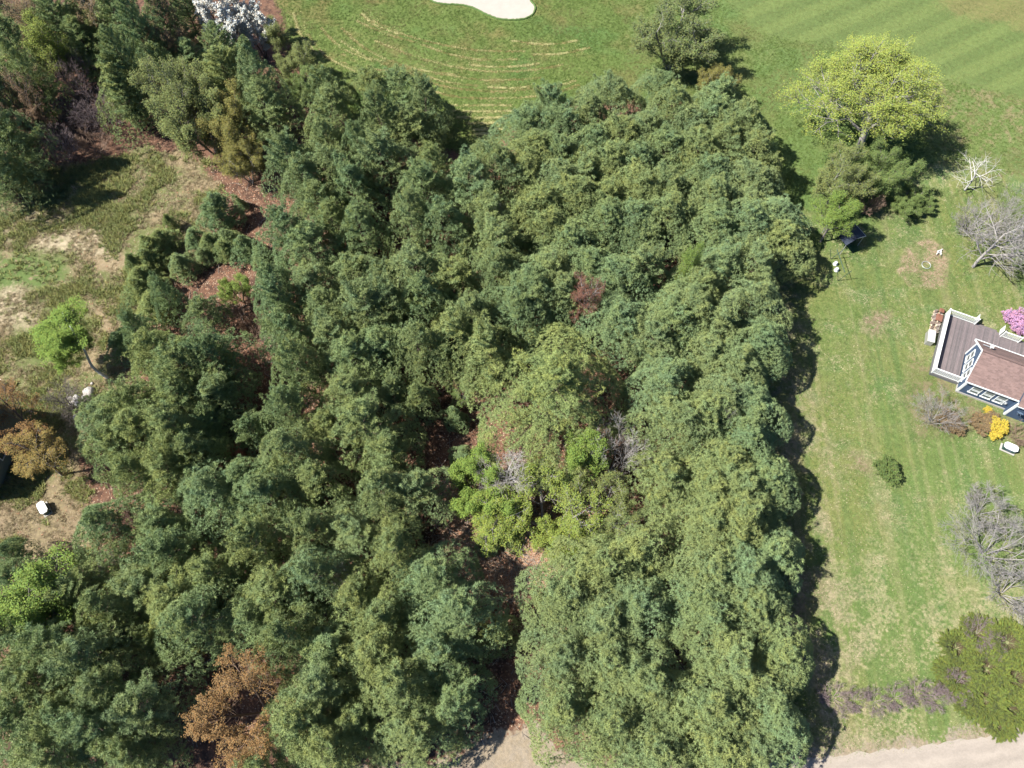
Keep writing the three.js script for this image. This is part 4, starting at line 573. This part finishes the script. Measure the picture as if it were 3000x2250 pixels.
  const deck = thing('wooden_deck', 'weathered brown plank deck with white railings beside the blue house', 'deck', HOUSE, HTURN);
  const FL = 0.45, XW = -3.0, ZS = -0.9, ZT = -8.97;
  const gA = new THREE.BoxGeometry(0.136, 0.035, ZS - ZT), gB = new THREE.BoxGeometry(0.136, 0.035, -4.95 - ZT); let bi = 0;
  for (let x = XW + 0.07; x < 6.2; x += 0.144, bi++) { const long = x < -0.07, m = mesh(bi ? 'deck_board_' + String(bi).padStart(3, '0') : 'deck_board', long ? gA : gB, deckMats[Math.floor(rng(bi + 3)() * 4)], deck); m.position.set(x, FL - 0.018 + 0.003 * rng(bi)(), long ? (ZS + ZT) / 2 : (ZT - 4.95) / 2); }
  mesh('skirt', mergeGeometries([box(0.05, FL - 0.04, ZS - ZT, XW - 0.03, (FL - 0.04) / 2, (ZS + ZT) / 2), box(-XW, FL - 0.04, 0.05, XW / 2, (FL - 0.04) / 2, ZS + 0.03), box(6.2 - XW, FL - 0.04, 0.05, (6.2 + XW) / 2, (FL - 0.04) / 2, ZT - 0.03)]), std(lin(0.12, 0.12, 0.12), 0.8), deck);
  const H = 1.02;
  const panel = new THREE.BoxGeometry(0.045, H - 0.12, 0.148);
  for (let z = ZT + 0.1, k = 0; z < ZS - 0.05; z += 0.15, k++) mesh('rail_board', panel, M.white, deck).position.set(XW + 0.02, FL + 0.06 + (H - 0.12) / 2, z);
  mesh('rail_cap', box(0.14, 0.04, ZS - ZT + 0.14, XW + 0.02, FL + H + 0.02, (ZS + ZT) / 2), M.white, deck);
  const post = (x, z) => mesh('rail_post', mergeGeometries([box(0.11, H + 0.08, 0.11, x, FL + (H + 0.08) / 2, z), box(0.15, 0.04, 0.15, x, FL + H + 0.1, z)]), M.white, deck);
  for (const [x, z] of [[XW + 0.02, ZT + 0.02], [XW + 0.02, ZS - 0.02], [0.18, ZT + 0.02], [-0.14, ZS - 0.02], [3.1, ZT + 0.4], [4.95, ZT + 0.4]]) post(x, z);
  const bal = new THREE.BoxGeometry(0.045, H - 0.2, 0.045);
  const railing = (x0, x1, z) => { mesh('top_rail', box(x1 - x0, 0.05, 0.12, (x0 + x1) / 2, FL + H, z), M.white, deck); mesh('bottom_rail', box(x1 - x0, 0.07, 0.05, (x0 + x1) / 2, FL + 0.12, z), M.white, deck); for (let x = x0 + 0.1; x < x1 - 0.05; x += 0.135) mesh('baluster', bal, M.white, deck).position.set(x, FL + 0.15 + (H - 0.2) / 2, z); };
  railing(XW + 0.08, 0.12, ZT + 0.02); railing(XW + 0.08, -0.2, ZS - 0.02); railing(3.16, 4.9, ZT + 0.4);
  mesh('stair_panel', box(0.045, H, 0.75, 0.18, FL + H / 2 - 0.1, ZT - 0.42), M.white, deck); mesh('stair_panel', box(0.045, H, 0.75, 2.95, FL + H / 2 - 0.05, ZT - 0.1), M.white, deck);
  mesh('stair_tread', box(2.2, 0.05, 0.34, 1.6, 0.24, ZT - 0.22), deckMats[1], deck);

  // things along the deck, given in the house's own axes
  const toWorld = (x, z) => { const a = -HTURN; return [HOUSE[0] + x * Math.cos(a) - z * Math.sin(a), HOUSE[2] + x * Math.sin(a) + z * Math.cos(a)]; };
  const R = rng(61), logBark = [lin(0.20, 0.165, 0.14), lin(0.28, 0.24, 0.21), lin(0.15, 0.11, 0.09)].map((c) => std(c, 0.95)), logEnd = std(lin(0.48, 0.38, 0.27), 0.9), logGeo = [0.075, 0.095, 0.06].map((r, k) => { const g = new THREE.CylinderGeometry(r, r * 0.92, 0.5, 8); g.rotateZ(Math.PI / 2); return g; });
  let n = 0;
  for (let col = 0; col < 2; col++) for (let row = 0; row < 3 - col; row++) for (let k = 0; k < 22 - row * 4 - col * 3; k++) {
    if (row === 2 && R() < 0.3) continue;
    const [x, z] = toWorld(-3.4 - 0.12 * R() - col * 0.52, -9.3 + row * 0.25 + k * 0.165 + R() * 0.05), q = Math.floor(R() * 3), m = mesh('firewood_log', logGeo[q], [logBark[Math.floor(R() * 3)], logEnd, logEnd]);
    m.position.set(x, 0.085 + row * 0.15 + R() * 0.02, z); m.rotation.set(R() * 6, HTURN + (R() - 0.5) * 0.35, 0); tag(m, 'split firewood log in the pile along the deck', 'log', 'firewood logs piled along the deck'); n++;
  }
  const tarpAt = (x, z, w, d, y, label) => { const g = new THREE.PlaneGeometry(w, d, 8, 8); g.rotateX(-Math.PI / 2); const p = g.attributes.position; for (let i = 0; i < p.count; i++) p.setY(i, y + 0.10 * (vnoise(p.getX(i) * 6 + x * 5, p.getZ(i) * 6) - 0.5) - 0.35 * Math.max(0, Math.abs(p.getX(i)) / w * 2 - 0.7)); g.computeVertexNormals(); const [a, b] = toWorld(x, z), m = mesh('tarp', g, new THREE.MeshStandardMaterial({ color: lin(0.17, 0.075, 0.05), roughness: 0.45, side: THREE.DoubleSide })); m.position.set(a, 0, b); m.rotation.y = HTURN; tag(m, label, 'tarp'); };
  tarpAt(-3.55, -8.1, 0.75, 0.95, 0.6, 'larger brown tarp over the middle of the firewood'); tarpAt(-3.45, -9.2, 0.6, 0.5, 0.55, 'small brown tarp at the top end of the firewood');
  const [bx, bz] = toWorld(-4.0, -5.15), chest = thing('storage_chest', 'grey storage chest with pale lid standing by the deck', 'chest', [bx, 0, bz], HTURN + 0.1);
  mesh('body', rbox(0.72, 0.85, 1.5, 0.04, 0, 0.425, 0), M.box, chest); mesh('lid', rbox(0.78, 0.08, 1.56, 0.03, 0, 0.89, 0), std(lin(0.5, 0.5, 0.46), 0.6), chest); mesh('lid_panel', rbox(0.5, 0.03, 1.2, 0.012, 0.02, 0.945, 0), M.lid, chest);
}
// standby generators
function generator(x, z, turn, label) {
  const g = thing('standby_generator', label, 'generator', [x, 0, z], turn);
  mesh('pad', rbox(1.5, 0.1, 0.85, 0.02, 0, 0.05, 0), M.concrete, g); mesh('housing', rbox(1.2, 0.6, 0.62, 0.05, 0, 0.4, 0), M.green, g);
  const s = new THREE.Shape(); s.moveTo(-0.66, -0.2); s.lineTo(-0.46, -0.36); s.lineTo(0.46, -0.36); s.lineTo(0.66, -0.2); s.lineTo(0.66, 0.2); s.lineTo(0.46, 0.36); s.lineTo(-0.46, 0.36); s.lineTo(-0.66, 0.2);
  const lid = new THREE.ExtrudeGeometry(s, { depth: 0.08, bevelEnabled: true, bevelSize: 0.03, bevelThickness: 0.03, bevelSegments: 2 }); lid.rotateX(-Math.PI / 2); lid.translate(0, 0.72, 0);
  mesh('lid', lid, M.lid, g); mesh('vent', mergeGeometries([0, 1, 2, 3].map((k) => box(0.5, 0.03, 0.02, 0, 0.3 + k * 0.08, 0.32))), M.darkMetal, g); mesh('exhaust', new THREE.CylinderGeometry(0.04, 0.04, 0.18, 10).rotateX(Math.PI / 2).translate(0.45, 0.45, -0.38), M.metal, g);
  return g;
}
generator(-46.86, -21.32, THREE.MathUtils.degToRad(-52), 'white-lidded generator on bare ground near the yard house');
generator(51.6, -27.75, THREE.MathUtils.degToRad(-28), 'white-lidded generator on the lawn below the blue house');

// ---------- the yard house beyond the orange tree: mostly outside the picture, its shadow lies on the yard ----------
{
  const o = thing('yard_house', 'grey-green house wall in shade at the yard edge', 'house', [-52.3, 0, -22.1], Math.atan2(0.9, 5.9) * -1 + 0);
  const s = new THREE.Shape(); [[0, 0], [0, 4.0], [4.4, 6.7], [8.4, 6.4], [8.4, 0]].forEach(([a, b], i) => (i ? s.lineTo(a, b) : s.moveTo(a, b)));
  const g = new THREE.ExtrudeGeometry(s, { depth: 14, bevelEnabled: false }); g.rotateY(Math.PI / 2); g.translate(-14, 0, 0);
  mesh('wall', g, std(lin(0.16, 0.19, 0.18), 0.85, { bumpMap: sidingBump, bumpScale: 0.01 }), o);
  const roof = (a, b) => { const A = V(0, a[1], -a[0]), B = V(0, b[1], -b[0]), L = A.distanceTo(B) + 0.25, q = new THREE.BoxGeometry(14.3, 0.12, L), t = new THREE.Object3D(); t.position.copy(A).lerp(B, 0.5).add(V(-6.95, 0.08, 0)); t.rotation.x = Math.atan2(B.y - A.y, A.z - B.z); t.updateMatrix(); q.applyMatrix4(t.matrix); return q; };
  mesh('roof', roof([0, 4.0], [4.4, 6.7]), std(lin(0.09, 0.085, 0.08), 0.9), o); mesh('roof', roof([4.4, 6.75], [8.4, 6.45]), std(lin(0.09, 0.085, 0.08), 0.9), o);
  const w = new THREE.Group(); w.name = 'window'; o.add(w); mesh('frame', mergeGeometries([box(0.06, 1.3, 0.08, 0.03, 2.2, -5), box(0.06, 1.3, 0.08, 0.03, 2.2, -4), box(0.06, 0.08, 1.08, 0.03, 2.87, -4.5), box(0.08, 0.1, 1.16, 0.04, 1.53, -4.5)]), M.white, w); mesh('pane', box(0.02, 1.2, 0.92, 0.012, 2.2, -4.5), M.glass, w);
}
{ // open frame with a dark panel by the yard house
  const o = thing('frame_stand', 'open white-edged frame with a dark panel on the yard grass', 'stand', [-55.18, -34.68], 0.15);
  o.position.set(o.position.x, 0, o.position.y);
  mesh('panel', box(1.6, 0.05, 1.0, -0.3, 1.1, 0), M.darkMetal, o); mesh('edge', box(1.7, 0.08, 0.08, -0.3, 1.13, -0.52), M.white, o);
  for (const [x, z] of [[0.45, -0.45], [0.45, 0.45], [-1.05, -0.45], [-1.05, 0.45]]) mesh('leg', box(0.07, 1.08, 0.07, x, 0.54, z), M.white, o);
}
// boulders
{
  const rock = (seed) => { const g = new THREE.IcosahedronGeometry(1, 3), p = g.attributes.position, R = rng(seed), a = R() * 9; for (let i = 0; i < p.count; i++) { const v = V().fromBufferAttribute(p, i).normalize(); const q = 0.8 + 0.45 * fbm(v.x * 1.6 + a, v.y * 1.6 + v.z * 1.3 + a, 3) - 0.12 * Math.abs(vnoise(v.z * 2.5 + a, v.x * 2.5) - 0.5); p.setXYZ(i, v.x * q, v.y * q * 0.72, v.z * q * 0.85); } g.computeVertexNormals(); return g; };
  const rocks = [rock(1), rock(2), rock(3)], mats = [std(lin(0.42, 0.39, 0.36), 0.9), std(lin(0.52, 0.49, 0.45), 0.9)];
  const spots = [[-45.57, -34.28, 0.62, 'largest grey boulder near the birch'], [-45.98, -33.67, 0.30, 'boulder touching the small green bush'], [-47.34, -33.55, 0.34, 'boulder at the corner of the house shadow'], [-46.75, -33.51, 0.46, 'tall pale boulder in the boulder group'], [-47.05, -32.95, 0.36, 'boulder lying half inside the house shadow'], [-46.45, -32.87, 0.36, 'flat boulder below the tall pale boulder'], [-46.85, -32.27, 0.18, 'small round stone within the house shadow'], [-46.26, -31.33, 0.34, 'low stone at the foot of the bare tree'], [-45.52, -35.33, 0.18, 'small stone between birch and largest boulder']];
  spots.forEach(([x, z, s, label], i) => { const m = mesh('boulder', rocks[i % 3], mats[i % 2]); m.position.set(x, s * 0.3, z); m.rotation.y = i * 1.7; m.scale.setScalar(s); tag(m, label, 'boulder', 'boulders in the yard'); });
}
plant('shrub', 'shrub1', -45.34, -32.86, 0.8, 0.9, 'small green bush among the boulders', 'shrub', [0.10, 0.16, 0.03]);
{ // the leaning birch
  const base = [-43.98, -36.03], o = thing('birch_tree', 'leaning white-barked birch with a bright green crown', 'birch tree', [base[0], 0, base[1]]);
  const path = [[-43.98, -36.03, 0], [-44.47, -36.21, 0.9], [-44.85, -36.49, 1.9], [-44.94, -37.17, 3.2], [-44.95, -37.66, 4.2], [-45.22, -38.23, 5.4], [-45.44, -38.96, 6.6]].map(([x, z, y]) => V(x - base[0], y, z - base[1]));
  const c = new THREE.CatmullRomCurve3(path), pts = c.getPoints(18), T = new Mass(); T.tube(pts, pts.map((_, i) => lerp(0.18, 0.07, i / 18)), 8, [0.58, 0.58, 0.56]);
  const R = rng(9); for (let k = 0; k < 5; k++) { const a = pts[9 + k * 2], b = a.clone().add(V((R() - 0.4) * 2.2, 0.8 + R(), (R() - 0.5) * 2.2)); T.tube([a, a.clone().lerp(b, 0.5).add(V(0, 0.15, 0)), b], [0.04, 0.03, 0.012], 4, [0.4, 0.4, 0.38]); }
  mesh('trunk', T.geometry(), greyBark, o);
  const top = pts[11], add = (name, g, m, dx, dy, dz, s, t) => { const q = mesh(name, g, m, o); q.position.set(top.x + dx, top.y + dy, top.z + dz); q.scale.set(s, s * 0.62, s); q.rotation.y = t; };
  add('limbs', K.leafy1.wood, woodMats.plain, -2.2, -1.2, -0.9, 1.0, 1); add('crown', K.leafy1.leaves, leafMat(0.17, 0.255, 0.035), -2.2, -1.2, -0.9, 1.25, 1); add('crown', K.leafy2.leaves, leafMat(0.17, 0.255, 0.035), -1.6, -1.6, -0.2, 0.75, 2);
}
// ---------- things on the big lawn ----------
{
  const c = thing('navy_canopy', 'navy canopy roof with pale edge trim under the fresh green tree', 'canopy', [39.0, 0, -54.3], THREE.MathUtils.degToRad(28));
  const half = (sg) => { const g = new THREE.BoxGeometry(1.5, 0.05, 3.6); g.translate(0.75 * sg, 0, 0); g.rotateZ(-0.32 * sg); g.translate(0, 2.4, 0); return g; };
  mesh('roof', half(1), M.navy, c); mesh('roof', half(-1), M.navy, c); mesh('trim', box(0.05, 0.06, 3.7, 1.44, 1.93, 0), M.metal, c); mesh('trim', mergeGeometries([box(1.5, 0.04, 0.05, 0.75, 0, 0).rotateZ(-0.32).translate(0, 2.44, 1.83)]), M.metal, c);
  for (const [x, z] of [[1.3, 1.7], [-1.3, 1.7], [1.3, -1.7], [-1.3, -1.7]]) mesh('leg', new THREE.CylinderGeometry(0.04, 0.04, 1.95, 8).translate(x, 0.97, z), M.metal, c);
  const s = thing('swing_frame', 'thin green pole frame at the shaded lawn edge', 'swing frame', [37.67, -51.46].slice(0, 0).concat([37.6, 0, -50.0]), 0.1);
  mesh('pole', new THREE.CylinderGeometry(0.035, 0.035, 3.2, 8).rotateX(Math.PI / 2).translate(0, 1.9, 0), M.green, s); for (const z of [-1.5, 1.5]) for (const a of [-1, 1]) { const g = new THREE.CylinderGeometry(0.03, 0.03, 2.1, 8); g.rotateZ(a * 0.4); g.translate(a * -0.4, 0.95, z); mesh('leg', g, M.green, s); }
  for (const [x, z, l] of [[37.78, -50.74, 'white garden ornament beside the green pole frame'], [37.75, -49.89, 'rounded white garden ornament by the shaded lawn edge']]) { const m = mesh('garden_ornament', new THREE.LatheGeometry([[0, 0], [0.24, 0], [0.27, 0.1], [0.16, 0.25], [0.2, 0.4], [0.13, 0.55], [0, 0.6]].map(([a, b]) => new THREE.Vector2(a, b)), 16), M.lid); m.position.set(x, 0, z); tag(m, l, 'ornament'); }
  const ring = mesh('garden_hoop', new THREE.TorusGeometry(0.5, 0.035, 8, 36).rotateX(Math.PI / 2), M.metal); ring.position.set(...[48.43, -50.65].flatMap((v, i) => (i ? [0.05, v] : [v]))); tag(ring, 'thin grey hoop lying on the mulch bed', 'hoop');
  const br = new Mass(); const R = rng(31); for (let k = 0; k < 6; k++) { const a = V((R() - 0.5) * 0.4, 0.1, (R() - 0.5) * 0.4), b = a.clone().add(V((R() - 0.5) * 1.2, 0.25 * R(), (R() - 0.5) * 1.2)); br.tube([a, a.clone().lerp(b, 0.5).add(V(0, 0.12, 0)), b], [0.09, 0.07, 0.04], 6, [0.62, 0.61, 0.58]); }
  const dw = mesh('driftwood', br.geometry(), greyBark); dw.position.set(...[50.34, -52.33].flatMap((v, i) => (i ? [0.0, v] : [v]))); tag(dw, 'bleached white driftwood on the mulch bed', 'driftwood');
}
// bare hedge along the road bank and the olive bushes beside it
{
  const R = rng(71);
  const hedge = [[29.15, -3.76, 1.5], [30.97, -3.56, 1.1], [32.81, -3.48, 1.2], [34.73, -3.76, 1.3], [36.66, -4.05, 1.5], [38.14, -3.76, 1.4], [40.25, -4.77, 1.5], [43.59, -9.25, 1.5], [44.63, -8.34, 1.3]];
  for (const [x, z, r] of hedge) plant('hedge_shrub', 'bare3', x, z, r * 0.75, r * 1.15, 'low grey-brown leafless shrub in the row along the road bank', 'shrub', null, { wood: 'mauve', group: 'leafless hedge shrubs along the road bank' });
  const bush = makeTree(33, { levels: 1, stems: 40, kids: [9], trunk: 1.35, rad: 0.018, clear: 0.1, open: 0.5, ratio: 0.7, bark: [0.14, 0.11, 0.06], leaves: 14, leafSize: 0.36, leafW: 0.13, along: 1.1, fluff: 0.12, lean: 0.95, minRad: 0.008 });
  K.bush = bush; 
  const W = [[41.41, -7.98, 1.9], [43.70, -9.50, 1.5], [43.78, -6.20, 2.2], [41.13, -5.61, 1.9], [46.32, -8.58, 2.0], [46.04, -5.32, 2.0], [42.78, -3.59, 2.1], [44.78, -3.03, 1.9], [41.17, -3.31, 1.5], [43.48, -1.62, 1.3], [39.72, -6.20, 1.2], [39.59, -5.03, 0.9]];
  for (const [x, z, r] of W) plant('juniper_bush', 'bush', x, z, r * 0.42, r * (0.85 + 0.3 * R()), 'olive-green spreading bush in the clump above the road', 'bush', [0.13, 0.165, 0.022], { group: 'olive bushes above the road', wood: 'dark' });
}

// ---------- stuff nobody could count: weeds, litter, clippings ----------
const blades = (seed, n, h, w, lean) => { const R = rng(seed), B = new Mass(); for (let k = 0; k < n; k++) { const a = R() * 6.283, x = (R() - 0.5) * 0.3, z = (R() - 0.5) * 0.3, L = h * lerp(0.6, 1.15, R()), dx = Math.cos(a) * lean * R(), dz = Math.sin(a) * lean * R(), t = lerp(0.8, 1.2, R()); const px = -Math.sin(a) * w, pz = Math.cos(a) * w; B.tri([x - px, 0, z - pz], [x + px, 0, z + pz], [x + dx, L, z + dz], [t, t, t]); } return B.geometry(); };
function scatter(name, geometry, material, n, seed, pick, label, category, flat) {
  const R = rng(seed), im = new THREE.InstancedMesh(geometry, material, n), o = new THREE.Object3D(), col = new THREE.Color(); let k = 0, tries = 0;
  while (k < n && tries++ < n * 60) {
    const s = pick(R); if (!s) continue; o.position.set(s.x, s.y ?? 0.0, s.z); o.rotation.set(flat ? (R() - 0.5) * 0.9 : 0, R() * 6.283, flat ? (R() - 0.5) * 0.9 : 0); o.scale.set(s.s, s.s * (s.t ?? 1), s.s); o.updateMatrix(); im.setMatrixAt(k, o.matrix); im.setColorAt(k, col.setRGB(...s.c)); k++;
  }
  im.count = k; im.name = name; im.castShadow = im.receiveShadow = true; scene.add(im); tag(im, label, category, null, 'stuff'); console.log(name, k);
}
const bladeMat = std(0xffffff, 0.8, { vertexColors: true, side: THREE.DoubleSide });
const inBox = (R, x0, x1, z0, z1) => ({ x: lerp(x0, x1, R()), z: lerp(z0, z1, R()) });
scatter('meadow_weeds', blades(5, 13, 0.34, 0.035, 0.5), bladeMat, 13000, 21, (R) => { const p = inBox(R, -66, -28, -72, -16), g = Math.max(maskAt('green2', p.x, p.z), maskAt('green3', p.x, p.z) * 0.35, maskAt('meadow', p.x, p.z) * sstep(0.45, 0.62, fbm(p.x * 0.3, p.z * 0.3, 3)) * 0.7); if ((maskAt('green', p.x, p.z) > 0.25 && R() < 0.88) || R() > g * sstep(0.3, 0.55, fbm(p.x * 0.5 + 5, p.z * 0.5, 3))) return null; const t = lerp(0.75, 1.25, R()), y = R(); return { ...p, s: lerp(0.5, 1.25, R()), c: [lerp(0.15, 0.23, y) * t, lerp(0.195, 0.215, y) * t, 0.06 * t] }; }, 'fresh green weeds growing in the dry meadow', 'weeds');
scatter('dry_grass', blades(6, 12, 0.26, 0.02, 0.4), bladeMat, 14000, 22, (R) => { const p = inBox(R, -66, -28, -72, -12); if ((maskAt('green', p.x, p.z) > 0.25 && R() < 0.8) || R() > maskAt('meadow', p.x, p.z) * sstep(0.3, 0.6, fbm(p.x * 0.6 + 50, p.z * 0.6, 3))) return null; const t = lerp(0.7, 1.2, R()); return { ...p, s: lerp(0.5, 1.2, R()), c: [0.36 * t, 0.29 * t, 0.17 * t] }; }, 'dry straw-coloured grass tufts in the meadow', 'dry grass');
scatter('lawn_tufts', blades(7, 9, 0.10, 0.016, 0.12), bladeMat, 90000, 23, (R) => { const p = inBox(R, 24, 66, -62, 3); if (R() > maskAt('lawn', p.x, p.z) * (0.4 + 0.6 * fbm(p.x * 0.8, p.z * 0.8, 2))) return null; const ml = mowLine(p.x, p.z), y = clamp(sstep(0.55, 0.75, fbm(p.x * 0.5, p.z * 0.5 + 20, 3)) * R() - ml * 0.28), t = lerp(0.7, 1.25, R()) * (ml > 0 ? 1 - 0.12 * ml : 1); return { ...p, s: lerp(0.6, 1.3, R()), c: [lerp(0.115, 0.26, y) * t, lerp(0.185, 0.24, y) * t, lerp(0.045, 0.12, y) * t] }; }, 'uneven tufts of green and straw lawn grass', 'grass');
scatter('rough_tufts', blades(8, 9, 0.12, 0.018, 0.14), bladeMat, 60000, 24, (R) => { const p = inBox(R, -34, 72, -98, -52); if (R() > maskAt('rough', p.x, p.z) * (1 - maskAt('fairway', p.x, p.z)) * (maskAt('sand', p.x, p.z) > 0.05 ? 0 : 1) * (0.35 + 0.65 * fbm(p.x * 0.6, p.z * 0.6, 2))) return null; const y = sstep(0.5, 0.7, fbm(p.x * 0.3, p.z * 0.3 + 20, 3)) * R(), t = lerp(0.7, 1.25, R()); return { ...p, s: lerp(0.6, 1.3, R()), c: [lerp(0.10, 0.20, y) * t, lerp(0.155, 0.18, y) * t, lerp(0.028, 0.07, y) * t] }; }, 'tufted golf rough grass between bunker and pines', 'grass');
const flake = (() => { const B = new Mass(); B.tri([-0.5, 0, 0], [0, 0.10, -0.32], [0.5, 0.02, 0], [1, 1, 1]); B.tri([-0.5, 0, 0], [0.5, 0.02, 0], [0.05, 0.12, 0.3], [1, 1, 1]); return B.geometry(); })();
const litterPick = (R) => {
  const z = R(), p = z < 0.30 ? inBox(R, -7, 7, -24, -13) : inBox(R, -52, 34, -66, 0); if (maskAt('lawn', p.x, p.z) > 0.5 || maskAt('rough', p.x, p.z) > 0.5 || maskAt('verge', p.x, p.z) > 0.6) return null; if (maskAt('meadow', p.x, p.z) > 0.6 && R() > 0.25) return null;
  const t = R(), k = lerp(0.7, 1.2, R()); return { ...p, y: 0.02, s: lerp(0.10, 0.24, R()), c: t < 0.45 ? [0.40 * k, 0.29 * k, 0.20 * k] : t < 0.8 ? [0.34 * k, 0.17 * k, 0.10 * k] : [0.22 * k, 0.10 * k, 0.06 * k] };
};
scatter('leaf_litter', flake, bladeMat, 110000, 25, litterPick, 'fallen brown leaves covering the woodland floor', 'leaf litter', true);
scatter('lawn_leaves', flake, bladeMat, 5000, 26, (R) => { const p = inBox(R, 24, 66, -60, 2); if (R() > maskAt('lawn', p.x, p.z) * sstep(0.42, 0.72, fbm(p.x * 0.35 + 11, p.z * 0.35, 3) + 0.12 * sstep(-20, 0, p.z) + 0.1 * sstep(34, 26, p.x))) return null; const t = lerp(0.75, 1.15, R()); return { ...p, y: 0.04, s: lerp(0.06, 0.16, R()), c: [0.36 * t, 0.31 * t, 0.19 * t] }; }, 'pale dead leaves and straw scattered over the lawn', 'dead leaves', true);
const rows = rowLines;
scatter('grass_clippings', flake, bladeMat, 15000, 27, (R) => { const q = Math.floor(R() * rows.length), c = rows[q], t = R(); if (R() > sstep(0.25, 0.6, vnoise(t * 14 + q * 7, q))) return null; const p = c.getPoint(t), w = R() < 0.7 ? 0.35 : 2.2; const k = lerp(0.8, 1.2, R()); return { x: p.x + (R() - 0.5) * w, z: p.z + (R() - 0.5) * w, y: 0.05, s: lerp(0.05, 0.15, R()), c: [0.37 * k, 0.35 * k, 0.15 * k] }; }, 'rows of pale mown grass clippings on the golf rough', 'clippings', true);

scatter('fairway_tufts', blades(9, 9, 0.05, 0.014, 0.1), bladeMat, 30000, 28, (R) => { const p = inBox(R, 20, 78, -100, -74); if (R() > maskAt('fairway', p.x, p.z)) return null; const y = R() * R(), t = lerp(0.7, 1.2, R()) * lerp(1.12, 0.84, stripeAt(p.x, p.z, 0.5)); return { ...p, s: lerp(0.6, 1.3, R()), c: [lerp(0.10, 0.19, y) * t, lerp(0.155, 0.175, y) * t, lerp(0.038, 0.06, y) * t] }; }, 'short uneven fairway turf', 'grass');
const stick = (() => { const B = new Mass(); B.tube([V(-0.5, 0, 0), V(0, 0.05, 0.06), V(0.5, 0.01, 0)], [0.022, 0.018, 0.008], 4, [1, 1, 1]); return B.geometry(); })();
scatter('fallen_twigs', stick, bladeMat, 5000, 29, (R) => { const p = R() < 0.3 ? inBox(R, -8, 8, -26, -12) : inBox(R, -52, 30, -66, 0); if (maskAt('lawn', p.x, p.z) > 0.4 || maskAt('rough', p.x, p.z) > 0.4 || maskAt('meadow', p.x, p.z) > 0.5) return null; const t = lerp(0.6, 1.2, R()); return { ...p, y: 0.04, s: lerp(0.4, 1.7, R()), c: [0.26 * t, 0.22 * t, 0.19 * t] }; }, 'fallen grey twigs on the woodland floor', 'twigs', true);

// ---------- render ----------
renderer.render(scene, camera);
